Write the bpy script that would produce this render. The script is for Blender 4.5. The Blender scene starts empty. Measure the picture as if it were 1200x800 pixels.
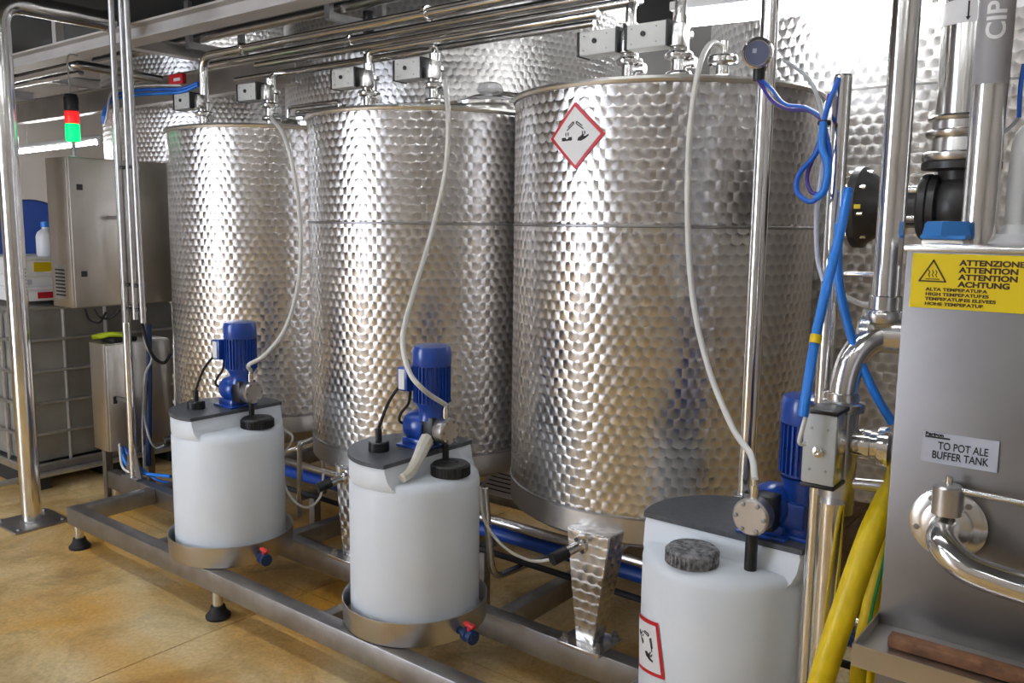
import bpy, bmesh, math, random
from mathutils import Vector, Matrix, noise
random.seed(7)
R_ = math.radians
sc = bpy.context.scene
C = sc.collection

# ------------------------------------------------------------------ camera
F = 1000.0; PITCH = R_(7.8); ROLL = R_(0.7); EYE = 1.6
cam_c = Vector((0, 0, EYE))
fw = Vector((0, math.cos(PITCH), -math.sin(PITCH)))
_r0 = Vector((1, 0, 0)); _u0 = Vector((0, math.sin(PITCH), math.cos(PITCH)))
ix = math.cos(ROLL)*_r0 + math.sin(ROLL)*_u0
iu = -math.sin(ROLL)*_r0 + math.cos(ROLL)*_u0
cd = bpy.data.cameras.new('camera'); cam = bpy.data.objects.new('camera', cd); C.objects.link(cam)
cd.sensor_width = 36; cd.lens = 36*F/1200; cd.clip_start = 0.02
m = Matrix((ix, iu, -fw)).transposed().to_4x4(); m.translation = cam_c
cam.matrix_world = m; sc.camera = cam

# ------------------------------------------------------------------ world, exposure
w = bpy.data.worlds.new('world'); sc.world = w; w.use_nodes = True
w.node_tree.nodes['Background'].inputs[0].default_value = (0.80, 0.86, 1.0, 1)
w.node_tree.nodes['Background'].inputs[1].default_value = 1.0
sc.view_settings.view_transform = 'Standard'; sc.view_settings.look = 'None'
sc.view_settings.gamma = 1; sc.view_settings.use_curve_mapping = False
sc.view_settings.exposure = 0.8
LAMP = 30.0          # emission of the fluorescent tubes
DAY = 6.0           # daylight through the roller door opening

# ------------------------------------------------------------------ the skid's axes: u along the row of tanks, v towards the back
A = R_(38); U = Vector((math.cos(A), -math.sin(A), 0)); V = Vector((math.sin(A), math.cos(A), 0)); Z = Vector((0, 0, 1))
def G(u, v, z=0.0): return U*u + V*v + Z*z
def ray(x, y): return fw + ix*((x-600)/F) - iu*((y-400)/F)
def PV(x, y, v):                      # point of the upright plane v = const seen at a pixel
    r = ray(x, y); return cam_c + r*(v/r.dot(V))
def PU(x, y, u):
    r = ray(x, y); return cam_c + r*(u/r.dot(U))
def PY(x, y, Y):
    r = ray(x, y); return cam_c + r*(Y/r.y)
def PZ(x, y, z):
    r = ray(x, y); return cam_c + r*((z-EYE)/r.z)
RZ = -A                               # rotation of things square to the skid

# ------------------------------------------------------------------ materials
MAT = {}
def nt(name):
    m = bpy.data.materials.new(name); m.use_nodes = True; MAT[name] = m
    return m, m.node_tree, m.node_tree.nodes['Principled BSDF']
def simple(name, col, rough=.5, metal=0., noise_amt=0., scale=30., bump=0., emis=0., sss=0., aniso=0., coat=0., dirt=None, spec=None):
    m, t, b = nt(name)
    b.inputs['Base Color'].default_value = (*col, 1); b.inputs['Roughness'].default_value = rough; b.inputs['Metallic'].default_value = metal
    if coat: b.inputs['Coat Weight'].default_value = coat
    if spec is not None: b.inputs['Specular IOR Level'].default_value = spec
    if sss:
        b.inputs['Subsurface Weight'].default_value = sss; b.inputs['Subsurface Radius'].default_value = (.04, .04, .04); b.inputs['Subsurface Scale'].default_value = .5
    if emis:
        b.inputs['Emission Color'].default_value = (*col, 1); b.inputs['Emission Strength'].default_value = emis
    if noise_amt or bump:
        tc = t.nodes.new('ShaderNodeTexCoord'); n = t.nodes.new('ShaderNodeTexNoise'); n.inputs['Scale'].default_value = scale; n.inputs['Detail'].default_value = 5
        t.links.new(tc.outputs['Object'], n.inputs['Vector'])
        if noise_amt:
            mx = t.nodes.new('ShaderNodeMix'); mx.data_type = 'RGBA'
            mx.inputs['A'].default_value = (*[c*(1-noise_amt) for c in col], 1) if dirt is None else (*dirt, 1)
            mx.inputs['B'].default_value = (*[min(1, c*(1+noise_amt*.6)) for c in col], 1) if dirt is None else (*col, 1)
            r = t.nodes.new('ShaderNodeValToRGB'); r.color_ramp.elements[0].position = .32; r.color_ramp.elements[1].position = .68
            t.links.new(n.outputs['Fac'], r.inputs['Fac']); t.links.new(r.outputs['Color'], mx.inputs['Factor'])
            t.links.new(mx.outputs['Result'], b.inputs['Base Color'])
            ma = t.nodes.new('ShaderNodeMath'); ma.operation = 'MULTIPLY_ADD'; ma.inputs[1].default_value = .14; ma.inputs[2].default_value = rough-.07
            t.links.new(n.outputs['Fac'], ma.inputs[0]); t.links.new(ma.outputs[0], b.inputs['Roughness'])
        if bump:
            bp = t.nodes.new('ShaderNodeBump'); bp.inputs['Strength'].default_value = bump; bp.inputs['Distance'].default_value = .004
            t.links.new(n.outputs['Fac'], bp.inputs['Height']); t.links.new(bp.outputs['Normal'], b.inputs['Normal'])
    return m
simple('steel_polished', (.84, .83, .81), .16, 1, .08, 12)
simple('steel_tube', (.74, .73, .71), .24, 1, .1, 9)
simple('steel_sheet', (.60, .58, .56), .34, 1, .13, 5)
simple('steel_dull', (.37, .36, .355), .42, 1, .16, 14, .1)
simple('steel_cabinet', (.62, .58, .52), .36, 1, .1, 5)
simple('galvanised', (.60, .60, .60), .42, 1, .1, 30)
simple('painted_beam', (.62, .60, .58), .5, 0, .1, 4)
simple('dark_deck', (.035, .042, .05), .6, 0, .3, 3)
simple('poly_white', (.78, .83, .88), .42, 0, .03, 6, sss=.25)
simple('motor_blue', (.006, .055, .34), .3, 0, .15, 20, coat=.4)
simple('tube_blue', (.01, .13, .62), .38, 0)
simple('tube_lightblue', (.02, .22, .78), .36, 0)
simple('cap_blue', (.03, .20, .55), .4, 0)
simple('hose_reel_blue', (.01, .06, .33), .4, 0)
simple('cable_violet', (.06, .035, .28), .42, 0)
simple('cable_grey', (.42, .43, .44), .5, 0)
simple('black_plastic', (.014, .014, .015), .38, 0, .3, 40)
simple('black_rubber', (.012, .012, .013), .7, 0)
simple('black_dusty', (.04, .04, .043), .7, 0, 1, 70, .5, dirt=(.30, .30, .31))
simple('cast_iron', (.035, .034, .033), .38, 0, .3, 25, .15)
simple('plate_grey', (.085, .092, .105), .5, 0, .25, 60)
simple('box_grey', (.50, .52, .51), .45, 0, .05, 10)
simple('box_pale', (.66, .66, .62), .45, 0, .05, 10)
simple('tube_white', (.74, .73, .69), .38, 0, sss=.1)
simple('white_plastic', (.78, .78, .78), .4, 0)
simple('ivory', (.72, .68, .58), .5, 0, .1, 30)
simple('red_paint', (.60, .012, .022), .4, 0)
simple('red_plastic', (.68, .035, .03), .4, 0)
simple('valve_navy', (.012, .035, .11), .38, 0)
simple('hose_yellow', (.80, .58, .005), .42, 0, .12, 25)
simple('hose_green', (.03, .38, .09), .45, 0)
simple('label_yellow', (.86, .66, .005), .5, 0)
simple('label_white', (.80, .80, .80), .5, 0)
simple('label_grey', (.34, .33, .34), .5, 0)
simple('label_blue_grey', (.52, .55, .64), .5, 0)
simple('ink_black', (.012, .011, .011), .6, 0)
simple('ink_brown', (.06, .03, .01), .6, 0)
simple('wood_bar', (.26, .12, .055), .6, 0, .5, 35, .3)
simple('cage_liner', (.27, .26, .23), .45, 0, .25, 4)
simple('pallet_dark', (.03, .03, .03), .7, 0, .2, 10)
simple('hivis', (.55, .72, .02), .7, 0)
simple('paper', (.72, .68, .70), .7, 0)
simple('cardboard', (.5, .42, .3), .8, 0, .1, 10)
simple('lens_red', (.75, .02, .02), .25, 0, emis=.6)
simple('lens_green', (.0, .75, .16), .25, 0, emis=1.1)
simple('glass_gauge', (.10, .12, .20), .08, 0, coat=1)
simple('wall_paint', (.64, .58, .52), .7, 0, .06, 2)
simple('wall_panel', (.45, .44, .43), .6, 0, .08, 2)
simple('ceiling_dark', (.085, .09, .10), .8, 0, .15, 2)
simple('tube_lamp', (.95, .97, 1.0), .4, 0, emis=LAMP)
simple('wall_dim', (.62, .60, .58), .7, 0, .1, 2)
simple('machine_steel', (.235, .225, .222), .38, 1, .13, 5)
simple('rim_steel', (.78, .76, .73), .36, 1, .08, 12)
simple('lamp_housing', (.75, .75, .75), .4, 0)
simple('brass', (.6, .42, .14), .3, 1)

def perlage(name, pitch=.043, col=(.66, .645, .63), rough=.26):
    """steel sheet with rows of overlapping circular brush marks; UVs are metres"""
    m, t, b = nt(name); L = t.links
    def n(ty): return t.nodes.new(ty)
    def M(op, a, bb=None, c=None):
        x = n('ShaderNodeMath'); x.operation = op
        for i, v in enumerate((a, bb, c)):
            if v is None: continue
            if isinstance(v, (int, float)): x.inputs[i].default_value = v
            else: L.new(v, x.inputs[i])
        return x.outputs[0]
    def VM(op, a, bb=None, s=None):
        x = n('ShaderNodeVectorMath'); x.operation = op
        L.new(a, x.inputs[0])
        if bb is not None: L.new(bb, x.inputs[1])
        if s is not None:
            if isinstance(s, (int, float)): x.inputs['Scale'].default_value = s
            else: L.new(s, x.inputs['Scale'])
        return x.outputs[0]
    dx = pitch; dy = pitch*.80; r = pitch*.74
    uvn = n('ShaderNodeUVMap'); uvn.uv_map = 'UVMap'
    sp = n('ShaderNodeSeparateXYZ'); L.new(uvn.outputs[0], sp.inputs[0])
    s, tt = sp.outputs[0], sp.outputs[1]
    row = M('FLOOR', M('DIVIDE', tt, dy))
    def cand(j):
        par = M('MULTIPLY', M('ABSOLUTE', M('MODULO', j, 2.0)), .5)
        a = M('SUBTRACT', M('DIVIDE', s, dx), par)
        i = M('ROUND', a)
        ds = M('MULTIPLY', M('SUBTRACT', a, i), dx)
        dt = M('SUBTRACT', tt, M('MULTIPLY', j, dy))
        d2 = M('SQRT', M('ADD', M('MULTIPLY', ds, ds), M('MULTIPLY', dt, dt)))
        return ds, dt, d2, M('ADD', i, M('MULTIPLY', j, 17.3))
    j1 = M('ADD', row, 1.0)
    a1 = cand(j1); a0 = cand(row)
    use = M('LESS_THAN', a1[2], r)
    def pick(p, q):
        return M('ADD', M('MULTIPLY', use, p), M('MULTIPLY', M('SUBTRACT', 1.0, use), q))
    ds = pick(a1[0], a0[0]); dt = pick(a1[1], a0[1]); idn = pick(a1[3], a0[3])
    tg = n('ShaderNodeTangent'); tg.direction_type = 'UV_MAP'; tg.uv_map = 'UVMap'
    ge = n('ShaderNodeNewGeometry'); N = ge.outputs['Normal']; es = tg.outputs[0]
    et = VM('CROSS_PRODUCT', N, es)
    tan = VM('ADD', VM('SCALE', es, s=M('MULTIPLY', dt, -1.0)), VM('SCALE', et, s=ds))
    tan = VM('NORMALIZE', VM('ADD', tan, VM('SCALE', es, s=1e-5)))
    wn = n('ShaderNodeTexWhiteNoise'); wn.noise_dimensions = '1D'; L.new(idn, wn.inputs['W'])
    ws = n('ShaderNodeSeparateColor'); L.new(wn.outputs['Color'], ws.inputs[0])
    dl = M('MAXIMUM', M('SQRT', M('ADD', M('MULTIPLY', ds, ds), M('MULTIPLY', dt, dt))), r*.12)
    kk = M('DIVIDE', .085, dl)
    ts = M('ADD', M('MULTIPLY', ds, kk), M('MULTIPLY', M('SUBTRACT', ws.outputs[0], .5), .05))
    tv = M('ADD', M('MULTIPLY', dt, kk), M('MULTIPLY', M('SUBTRACT', ws.outputs[1], .5), .05))
    nn = VM('NORMALIZE', VM('ADD', N, VM('ADD', VM('SCALE', es, s=ts), VM('SCALE', et, s=tv))))
    b.inputs['Metallic'].default_value = 1; b.inputs['Roughness'].default_value = rough
    b.inputs['Anisotropic'].default_value = .85
    L.new(tan, b.inputs['Tangent']); L.new(nn, b.inputs['Normal'])
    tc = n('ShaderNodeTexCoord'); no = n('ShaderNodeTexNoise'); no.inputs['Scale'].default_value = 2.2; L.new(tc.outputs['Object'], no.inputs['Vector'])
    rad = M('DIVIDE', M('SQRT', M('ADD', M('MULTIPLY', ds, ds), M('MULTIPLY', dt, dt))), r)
    f = M('MULTIPLY', M('MULTIPLY_ADD', no.outputs['Fac'], .2, .9), M('MULTIPLY_ADD', rad, .45, .74))  # each brush mark darker at centre: finish tone plus shading painted into base colour
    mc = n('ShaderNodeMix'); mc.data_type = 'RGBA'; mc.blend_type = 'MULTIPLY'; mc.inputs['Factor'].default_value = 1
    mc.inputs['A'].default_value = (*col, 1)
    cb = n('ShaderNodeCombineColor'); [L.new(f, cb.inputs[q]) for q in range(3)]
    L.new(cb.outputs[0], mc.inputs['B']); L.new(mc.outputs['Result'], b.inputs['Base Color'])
    return m
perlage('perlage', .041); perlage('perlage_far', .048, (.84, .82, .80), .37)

def floor_material():
    m, t, b = nt('stained_concrete'); L = t.links
    tc = t.nodes.new('ShaderNodeTexCoord')
    def noi(scale, det=6, rough=.6, dist=0.):
        n = t.nodes.new('ShaderNodeTexNoise'); n.inputs['Scale'].default_value = scale; n.inputs['Detail'].default_value = det
        n.inputs['Roughness'].default_value = rough; n.inputs['Distortion'].default_value = dist
        L.new(tc.outputs['Object'], n.inputs['Vector']); return n.outputs['Fac']
    def ramp(f, *st):
        r = t.nodes.new('ShaderNodeValToRGB'); e = r.color_ramp.elements
        while len(e) < len(st): e.new(.5)
        for q, (p, c) in zip(e, st): q.position = p; q.color = (*c, 1)
        L.new(f, r.inputs['Fac']); return r.outputs['Color']
    def mix(fac, a, bb, ty='MIX'):
        x = t.nodes.new('ShaderNodeMix'); x.data_type = 'RGBA'; x.blend_type = ty
        if isinstance(fac, float): x.inputs['Factor'].default_value = fac
        else: L.new(fac, x.inputs['Factor'])
        for s_, v in (('A', a), ('B', bb)):
            if isinstance(v, tuple): x.inputs[s_].default_value = (*v, 1)
            else: L.new(v, x.inputs[s_])
        return x.outputs['Result']
    base = ramp(noi(1.1, 7, .62, .6), (.25, (.50, .30, .10)), (.42, (.68, .46, .17)), (.6, (.80, .62, .33)), (.8, (.84, .73, .50)))
    orange = ramp(noi(.9, 4, .5, 1.2), (.47, (0, 0, 0)), (.68, (1, 1, 1)))
    base = mix(orange, base, (.70, .36, .05))
    grime = ramp(noi(2.3, 8, .7, .8), (.46, (1, 1, 1)), (.66, (.50, .44, .35)))
    base = mix(.8, base, grime, 'MULTIPLY')
    spk = ramp(noi(60, 3, .6), (.35, (.78, .76, .72)), (.6, (1.05, 1.05, 1.05)))
    base = mix(.7, base, spk, 'MULTIPLY')
    L.new(base, b.inputs['Base Color'])
    rr = ramp(noi(3, 5), (.3, (.30,)*3), (.7, (.62,)*3)); L.new(rr, b.inputs['Roughness'])
    bp = t.nodes.new('ShaderNodeBump'); bp.inputs['Strength'].default_value = .15; bp.inputs['Distance'].default_value = .004
    L.new(noi(45, 5), bp.inputs['Height']); L.new(bp.outputs['Normal'], b.inputs['Normal'])
floor_material()

# ------------------------------------------------------------------ building helpers
ROOT = {}
def _tag(o, label=None, cat=None, group=None, kind=None):
    if label: o['label'] = label
    if cat: o['category'] = cat
    if group: o['group'] = group
    if kind: o['kind'] = kind
    return o
def thing(name, label, cat, loc=(0, 0, 0), rotz=0., group=None, kind=None):
    o = bpy.data.objects.new(name, None); C.objects.link(o); o.empty_display_size = .05
    M = Matrix.Translation(Vector(loc)) @ Matrix.Rotation(rotz, 4, 'Z'); o.matrix_world = M; ROOT[o.name] = M
    return _tag(o, label, cat, group, kind)
class MB:
    def __init__(s): s.bm = bmesh.new(); s.uvl = None
    def poly(s, vs, faces):
        v = [s.bm.verts.new(p) for p in vs]
        for f in faces:
            try: s.bm.faces.new([v[i] for i in f])
            except ValueError: pass
        return s
    def box(s, c, size, rz=0., rot=None, bev=0.):
        M = Matrix.Translation(Vector(c)) @ (rot.to_4x4() if rot is not None else Matrix.Rotation(rz, 4, 'Z')) @ Matrix.Diagonal((*size, 1))
        r = bmesh.ops.create_cube(s.bm, size=1, matrix=M)
        if bev:
            ed = {e for v in r['verts'] for e in v.link_edges}
            bmesh.ops.bevel(s.bm, geom=list(ed), offset=bev, segments=2, affect='EDGES', profile=.5)
        return s
    def ubox(s, u0, u1, v0, v1, z0, z1, bev=0.):       # box square to the skid
        return s.box(G((u0+u1)/2, (v0+v1)/2, (z0+z1)/2), (abs(u1-u0), abs(v1-v0), abs(z1-z0)), RZ, bev=bev)
    def cyl(s, p0, p1, r, r2=None, n=20, cap=True):
        p0 = Vector(p0); p1 = Vector(p1); r2 = r if r2 is None else r2
        return s.lathe([(r, 0), (r2, (p1-p0).length)], p0, p1-p0, n, cap)
    def lathe(s, prof, origin, axis=(0, 0, 1), n=32, cap=True, closed=False):
        q = Vector(axis).normalized().to_track_quat('Z', 'Y'); o = Vector(origin)
        rings = []
        for (r, z) in prof:
            if r < 1e-6: rings.append([s.bm.verts.new(o + q @ Vector((0, 0, z)))])
            else: rings.append([s.bm.verts.new(o + q @ Vector((r*math.cos(2*math.pi*i/n), r*math.sin(2*math.pi*i/n), z))) for i in range(n)])
        for a, b in zip(rings, rings[1:]+([rings[0]] if closed else [])):
            for i in range(n):
                j = (i+1) % n
                if len(a) == 1 and len(b) == 1: continue
                if len(a) == 1: s.bm.faces.new((a[0], b[j], b[i]))
                elif len(b) == 1: s.bm.faces.new((a[i], a[j], b[0]))
                else: s.bm.faces.new((a[i], a[j], b[j], b[i]))
        if cap and not closed:
            if len(rings[0]) > 1: s.bm.faces.new(rings[0][::-1])
            if len(rings[-1]) > 1: s.bm.faces.new(rings[-1])
        return s
    def tube(s, pts, r, n=12, cap=True, r_end=None):
        pts = [Vector(p) for p in pts]
        pts = [p for i, p in enumerate(pts) if i == 0 or (p-pts[i-1]).length > 1e-5]
        T = [(pts[min(i+1, len(pts)-1)]-pts[max(i-1, 0)]).normalized() for i in range(len(pts))]
        nrm = T[0].orthogonal().normalized(); rings = []
        for i, p in enumerate(pts):
            nrm = (nrm - T[i]*nrm.dot(T[i])).normalized(); bi = T[i].cross(nrm)
            rr = r if r_end is None else r+(r_end-r)*i/(len(pts)-1)
            rings.append([s.bm.verts.new(p + (nrm*math.cos(2*math.pi*k/n)+bi*math.sin(2*math.pi*k/n))*rr) for k in range(n)])
        for a, b in zip(rings, rings[1:]):
            for i in range(n): s.bm.faces.new((a[i], a[(i+1) % n], b[(i+1) % n], b[i]))
        if cap: s.bm.faces.new(rings[0][::-1]); s.bm.faces.new(rings[-1])
        return s
    def prism(s, poly, z0, z1, M=None):
        M = M or Matrix.Identity(4)
        a = [s.bm.verts.new(M @ Vector((x, y, z0))) for x, y in poly]; b = [s.bm.verts.new(M @ Vector((x, y, z1))) for x, y in poly]
        n = len(poly)
        for i in range(n): s.bm.faces.new((a[i], a[(i+1) % n], b[(i+1) % n], b[i]))
        s.bm.faces.new(a[::-1]); s.bm.faces.new(b); return s
    def skin(s, c, R, z0, z1, n=96):                    # upright round shell, UVs in metres
        uvl = (s.bm.loops.layers.uv.get('UVMap') or s.bm.loops.layers.uv.new('UVMap')); c = Vector(c)
        zs = [z0, z1]
        rg = [[s.bm.verts.new(c+Vector((R*math.cos(2*math.pi*i/n), R*math.sin(2*math.pi*i/n), z))) for i in range(n)] for z in zs]
        for i in range(n):
            j = (i+1) % n; f = s.bm.faces.new((rg[0][i], rg[0][j], rg[1][j], rg[1][i]))
            for l, (k, z) in zip(f.loops, ((i, z0), (i+1, z0), (i+1, z1), (i, z1))): l[uvl].uv = (k*2*math.pi*R/n, z)
        return s
    def box_uv(s):
        uvl = (s.bm.loops.layers.uv.get('UVMap') or s.bm.loops.layers.uv.new('UVMap')); s.bm.normal_update()
        for f in s.bm.faces:
            nn = f.normal
            t = Vector((1, 0, 0)) if abs(nn.z) > .8 else Z.cross(nn).normalized()
            for l in f.loops:
                p = l.vert.co; l[uvl].uv = (p.dot(t), p.y if abs(nn.z) > .8 else p.z)
        return s
    def build(s, name, mat, parent=None, world=True, smooth=True, angle=38, normals=True):
        if parent is not None and world:
            M = ROOT[parent.name]; s.bm.transform(M.inverted())
        if normals: bmesh.ops.recalc_face_normals(s.bm, faces=s.bm.faces[:])
        me = bpy.data.meshes.new(name); s.bm.to_mesh(me); s.bm.free()
        me.materials.append(MAT[mat])
        if smooth: me.shade_smooth(); me.set_sharp_from_angle(angle=R_(angle))
        o = bpy.data.objects.new(name, me); C.objects.link(o)
        if parent is not None: o.parent = parent; ROOT[o.name] = ROOT[parent.name]
        else: ROOT[o.name] = Matrix.Identity(4)
        return o
    def struct(s, name, mat, label=None, parent=None, **k):
        o = s.build(name, mat, parent, **k)
        if parent is None: o['kind'] = 'structure'
        if label: o['label'] = label
        return o
def dup(root, loc=None, rotz=None, label=None, group=None):
    def cp(o, par):
        c = o.copy(); C.objects.link(c); c.parent = par
        for ch in list(o.children): cp(ch, c)
        return c
    r = cp(root, None)
    M = Matrix.Translation(Vector(loc)) @ Matrix.Rotation(rotz or 0., 4, 'Z'); r.matrix_world = M; ROOT[r.name] = M
    if label: r['label'] = label
    if group: r['group'] = group
    return r
def cr(pts, k=8):                                        # smooth curve through points
    pts = [Vector(p) for p in pts]; P = [2*pts[0]-pts[1]]+pts+[2*pts[-1]-pts[-2]]; out = []
    for i in range(1, len(P)-2):
        p0, p1, p2, p3 = P[i-1:i+3]
        for q in range(k):
            t = q/k; out.append(.5*((2*p1)+(p2-p0)*t+(2*p0-5*p1+4*p2-p3)*t*t+(3*p1-p0-3*p2+p3)*t**3))
    out.append(pts[-1]); return out
def fil(pts, rad, k=7):                                  # polyline with rounded corners
    pts = [Vector(p) for p in pts]; out = [pts[0]]
    for a, b, c in zip(pts, pts[1:], pts[2:]):
        d1 = (a-b).normalized(); d2 = (c-b).normalized(); q = min(rad, (a-b).length*.49, (c-b).length*.49)
        s, e = b+d1*q, b+d2*q
        for i in range(k+1):
            t = i/k; out.append(s*(1-t)**2+b*2*t*(1-t)+e*t*t)
    out.append(pts[-1]); return out
def text(body, size, mat, parent, origin, rot, name='lettering', depth=.0008, align='LEFT', sx=1.0, world=True, bold=0.):
    cu = bpy.data.curves.new(name, 'FONT'); cu.body = body; cu.size = size; cu.extrude = depth/2; cu.align_x = align; cu.offset = bold
    o = bpy.data.objects.new(name, cu); C.objects.link(o)
    me = bpy.data.meshes.new_from_object(o.evaluated_get(bpy.context.evaluated_depsgraph_get())); bpy.data.objects.remove(o); bpy.data.curves.remove(cu)
    M = Matrix.Translation(Vector(origin)) @ rot.to_4x4() @ Matrix.Diagonal((sx, 1, 1, 1))
    if world: M = ROOT[parent.name].inverted() @ M
    me.transform(M); me.materials.clear(); me.materials.append(MAT[mat]); me.name = name
    o = bpy.data.objects.new(name, me); C.objects.link(o); o.parent = parent; ROOT[o.name] = ROOT[parent.name]
    return o
def frame(xa, za):                                       # rotation whose x, y(up in plane), z(normal) axes are given
    x = Vector(xa).normalized(); zn = Vector(za).normalized(); y = zn.cross(x)
    return Matrix((x, y, zn)).transposed()
FACE_V = frame(U, -V)                                    # lettering on a plane facing -v
def pipe(name, label, cat, pts, r, mat='steel_tube', group=None, n=14, clamps=(), rad=.07):
    """one pipe as a thing; clamp bands become its parts"""
    pts = [Vector(p) for p in pts]
    if not clamps:
        o = MB().tube(fil(pts, rad) if len(pts) > 2 else pts, r, n).build(name, mat); return _tag(o, label, cat, group)
    t = thing(name, label, cat, pts[0], 0, group)
    MB().tube(fil(pts, rad) if len(pts) > 2 else pts, r, n).build('tube', mat, t)
    for (p, ax) in clamps:
        MB().lathe([(r*1.01, -.012), (r*1.38, -.010), (r*1.38, .010), (r*1.01, .012)], p, ax, n).build('clamp', 'steel_polished', t)
    return t
# ================================================================== THE SETTING
UL, UR, VF, VB, HC = -10.0, 3.2, -3.6, 8.2, 3.7
o = MB().ubox(UL, UR, VF, VB, -.06, -.012).struct('floor', 'ceiling_dark', 'stained yellow ochre concrete floor with joints')
ub = [UL, -7.27, -5.07, -2.87, -1.30, .9, UR]; vb = [VF, -2.15, .05, 2.25, 4.45, 6.65, VB]
for i in range(len(ub)-1):
    for j in range(len(vb)-1):
        MB().ubox(ub[i]+.003, ub[i+1]-.003, vb[j]+.003, vb[j+1]-.003, -.012, 0).build('floor_slab', 'stained_concrete', o, smooth=False)
MB().ubox(UL, UR, VF, VB, HC, HC+.1).struct('ceiling', 'ceiling_dark', 'dark ceiling above the walkway')
MB().ubox(UL-.1, UL, VF, VB, 0, HC).struct('wall_left', 'wall_paint', 'plain beige far wall behind the caged container')
MB().ubox(UL, UR, VB, VB+.1, 0, HC).struct('wall_back', 'wall_panel', 'grey wall behind the big background tanks')
MB().ubox(UR, UR+.1, VF, VB, 0, HC).struct('wall_right', 'wall_dim')
DU0, DU1, DZ = -6.3, -4.2, 3.1         # roller door opening onto daylight, behind the camera
wf = MB().ubox(UL, DU0, VF-.1, VF, 0, HC).ubox(DU1, UR, VF-.1, VF, 0, HC).ubox(DU0, DU1, VF-.1, VF, DZ, HC)
wf.struct('wall_front', 'wall_dim')
MB().ubox(UL-3, UR+3, VF-6, VF-.1, -.06, -.01).struct('ground', 'wall_panel')
pl = bpy.data.lights.new('door_portal', 'AREA'); pl.shape = 'RECTANGLE'; pl.size = DU1-DU0; pl.size_y = DZ; pl.cycles.is_portal = True
po = bpy.data.objects.new('door_portal', pl); C.objects.link(po)
pm = frame(U, -V).to_4x4(); pm.translation = G((DU0+DU1)/2, VF, DZ/2); po.matrix_world = pm   # lamp -Z points along +v
w.node_tree.nodes['Background'].inputs[1].default_value = DAY

# ------------------------------------------------------------------ lamps
def luminaire(p0, p1, label, hang=True, r=.018, group=None, housing=True, name='tube_lamp'):
    p0 = Vector(p0); p1 = Vector(p1); d = (p1-p0).normalized(); t = thing(name, label, 'lamp', (p0+p1)/2, 0, group)
    MB().tube([p0, p1], r, 12).build('tube', 'tube_lamp', t)
    if housing:
        s = d.cross(Z).normalized(); rot = Matrix((d, s, d.cross(s))).transposed()
        MB().box((p0+p1)/2+Z*(r+.032), ((p1-p0).length+.06, .11, .035), rot=rot, bev=.006).build('housing', 'lamp_housing', t)
        for q in (p0, p1): MB().box(q-d*.012*(1 if q is p1 else -1)*-1+Z*.012, (.02, .05, .07), rot=rot).build('end_cap', 'lamp_housing', t)
    if hang:
        for f in (.18, .82):
            q = p0.lerp(p1, f); MB().cyl(q+Z*(r+.045), Vector((q.x, q.y, HC)), .005, n=8).build('hanger', 'galvanised', t)
    return t
luminaire(PZ(797, 26, 2.42), PZ(1092, -6, 2.42), 'bright fluorescent tube hanging in front of the right background tank', r=.022)
luminaire(PU(14, 179, -8.6), PU(112, 167, -8.6), 'bright fluorescent tube hanging before the far beige wall', r=.017)
AISLE = 'ceiling tubes above the walkway'
for k, (u, v) in enumerate(((-4.9, 1.05), (-3.1, 1.05), (-1.3, 1.05), (-4.2, -1.6), (-1.8, -1.6), (.6, -1.6), (1.8, .6))):  # first row read off the rail shadow; the others are unseen tubes added as fill
    luminaire(G(u-.75, v, 3.2), G(u+.75, v, 3.2), 'unseen fluorescent tube under the ceiling over the walkway', group=AISLE)
for k, (u, v) in enumerate(((-1.2, 3.45), (-5.8, 6.9), (-2.6, 6.4))):  # unseen tubes added to light the tank rows from behind
    luminaire(G(u-.75, v, 3.35), G(u+.75, v, 3.35), 'unseen fluorescent tube added under the ceiling between tank rows', group='unseen ceiling tubes added above the tank rows')

# ------------------------------------------------------------------ large background tanks
def far_tank(u, v, R, z0, z1, seams, label, rings=()):
    c = G(u, v, 0); t = thing('storage_tank', label, 'tank', c, 0)
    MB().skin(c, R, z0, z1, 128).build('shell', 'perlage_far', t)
    MB().lathe([(R*.98, z0), (R*.6, z0-.18), (.1, z0-.25)], c, n=96).build('bottom', 'steel_sheet', t)
    MB().lathe([(R*.995, z1), (R*.6, z1+.15), (0, z1+.22)], c, n=96, cap=False).build('lid', 'steel_sheet', t)
    for z in seams: MB().lathe([(R-.002, z-.005), (R+.003, z-.003), (R+.003, z+.003), (R-.002, z+.005)], c, n=128, cap=False).build('weld_seam', 'steel_dull', t)
    for a in range(4):
        p = c+Vector((math.cos(a*math.pi/2+.4), math.sin(a*math.pi/2+.4), 0))*R*.8
        MB().cyl(p, p+Z*(z0-.05), .06).build('leg', 'steel_tube', t)
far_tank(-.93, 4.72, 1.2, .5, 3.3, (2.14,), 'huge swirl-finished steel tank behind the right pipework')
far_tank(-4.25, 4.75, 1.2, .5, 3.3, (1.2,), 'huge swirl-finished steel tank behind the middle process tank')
far_tank(-7.05, 4.9, 1.2, .5, 3.3, (1.2,), 'huge swirl-finished steel tank behind the control cabinet')

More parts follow.
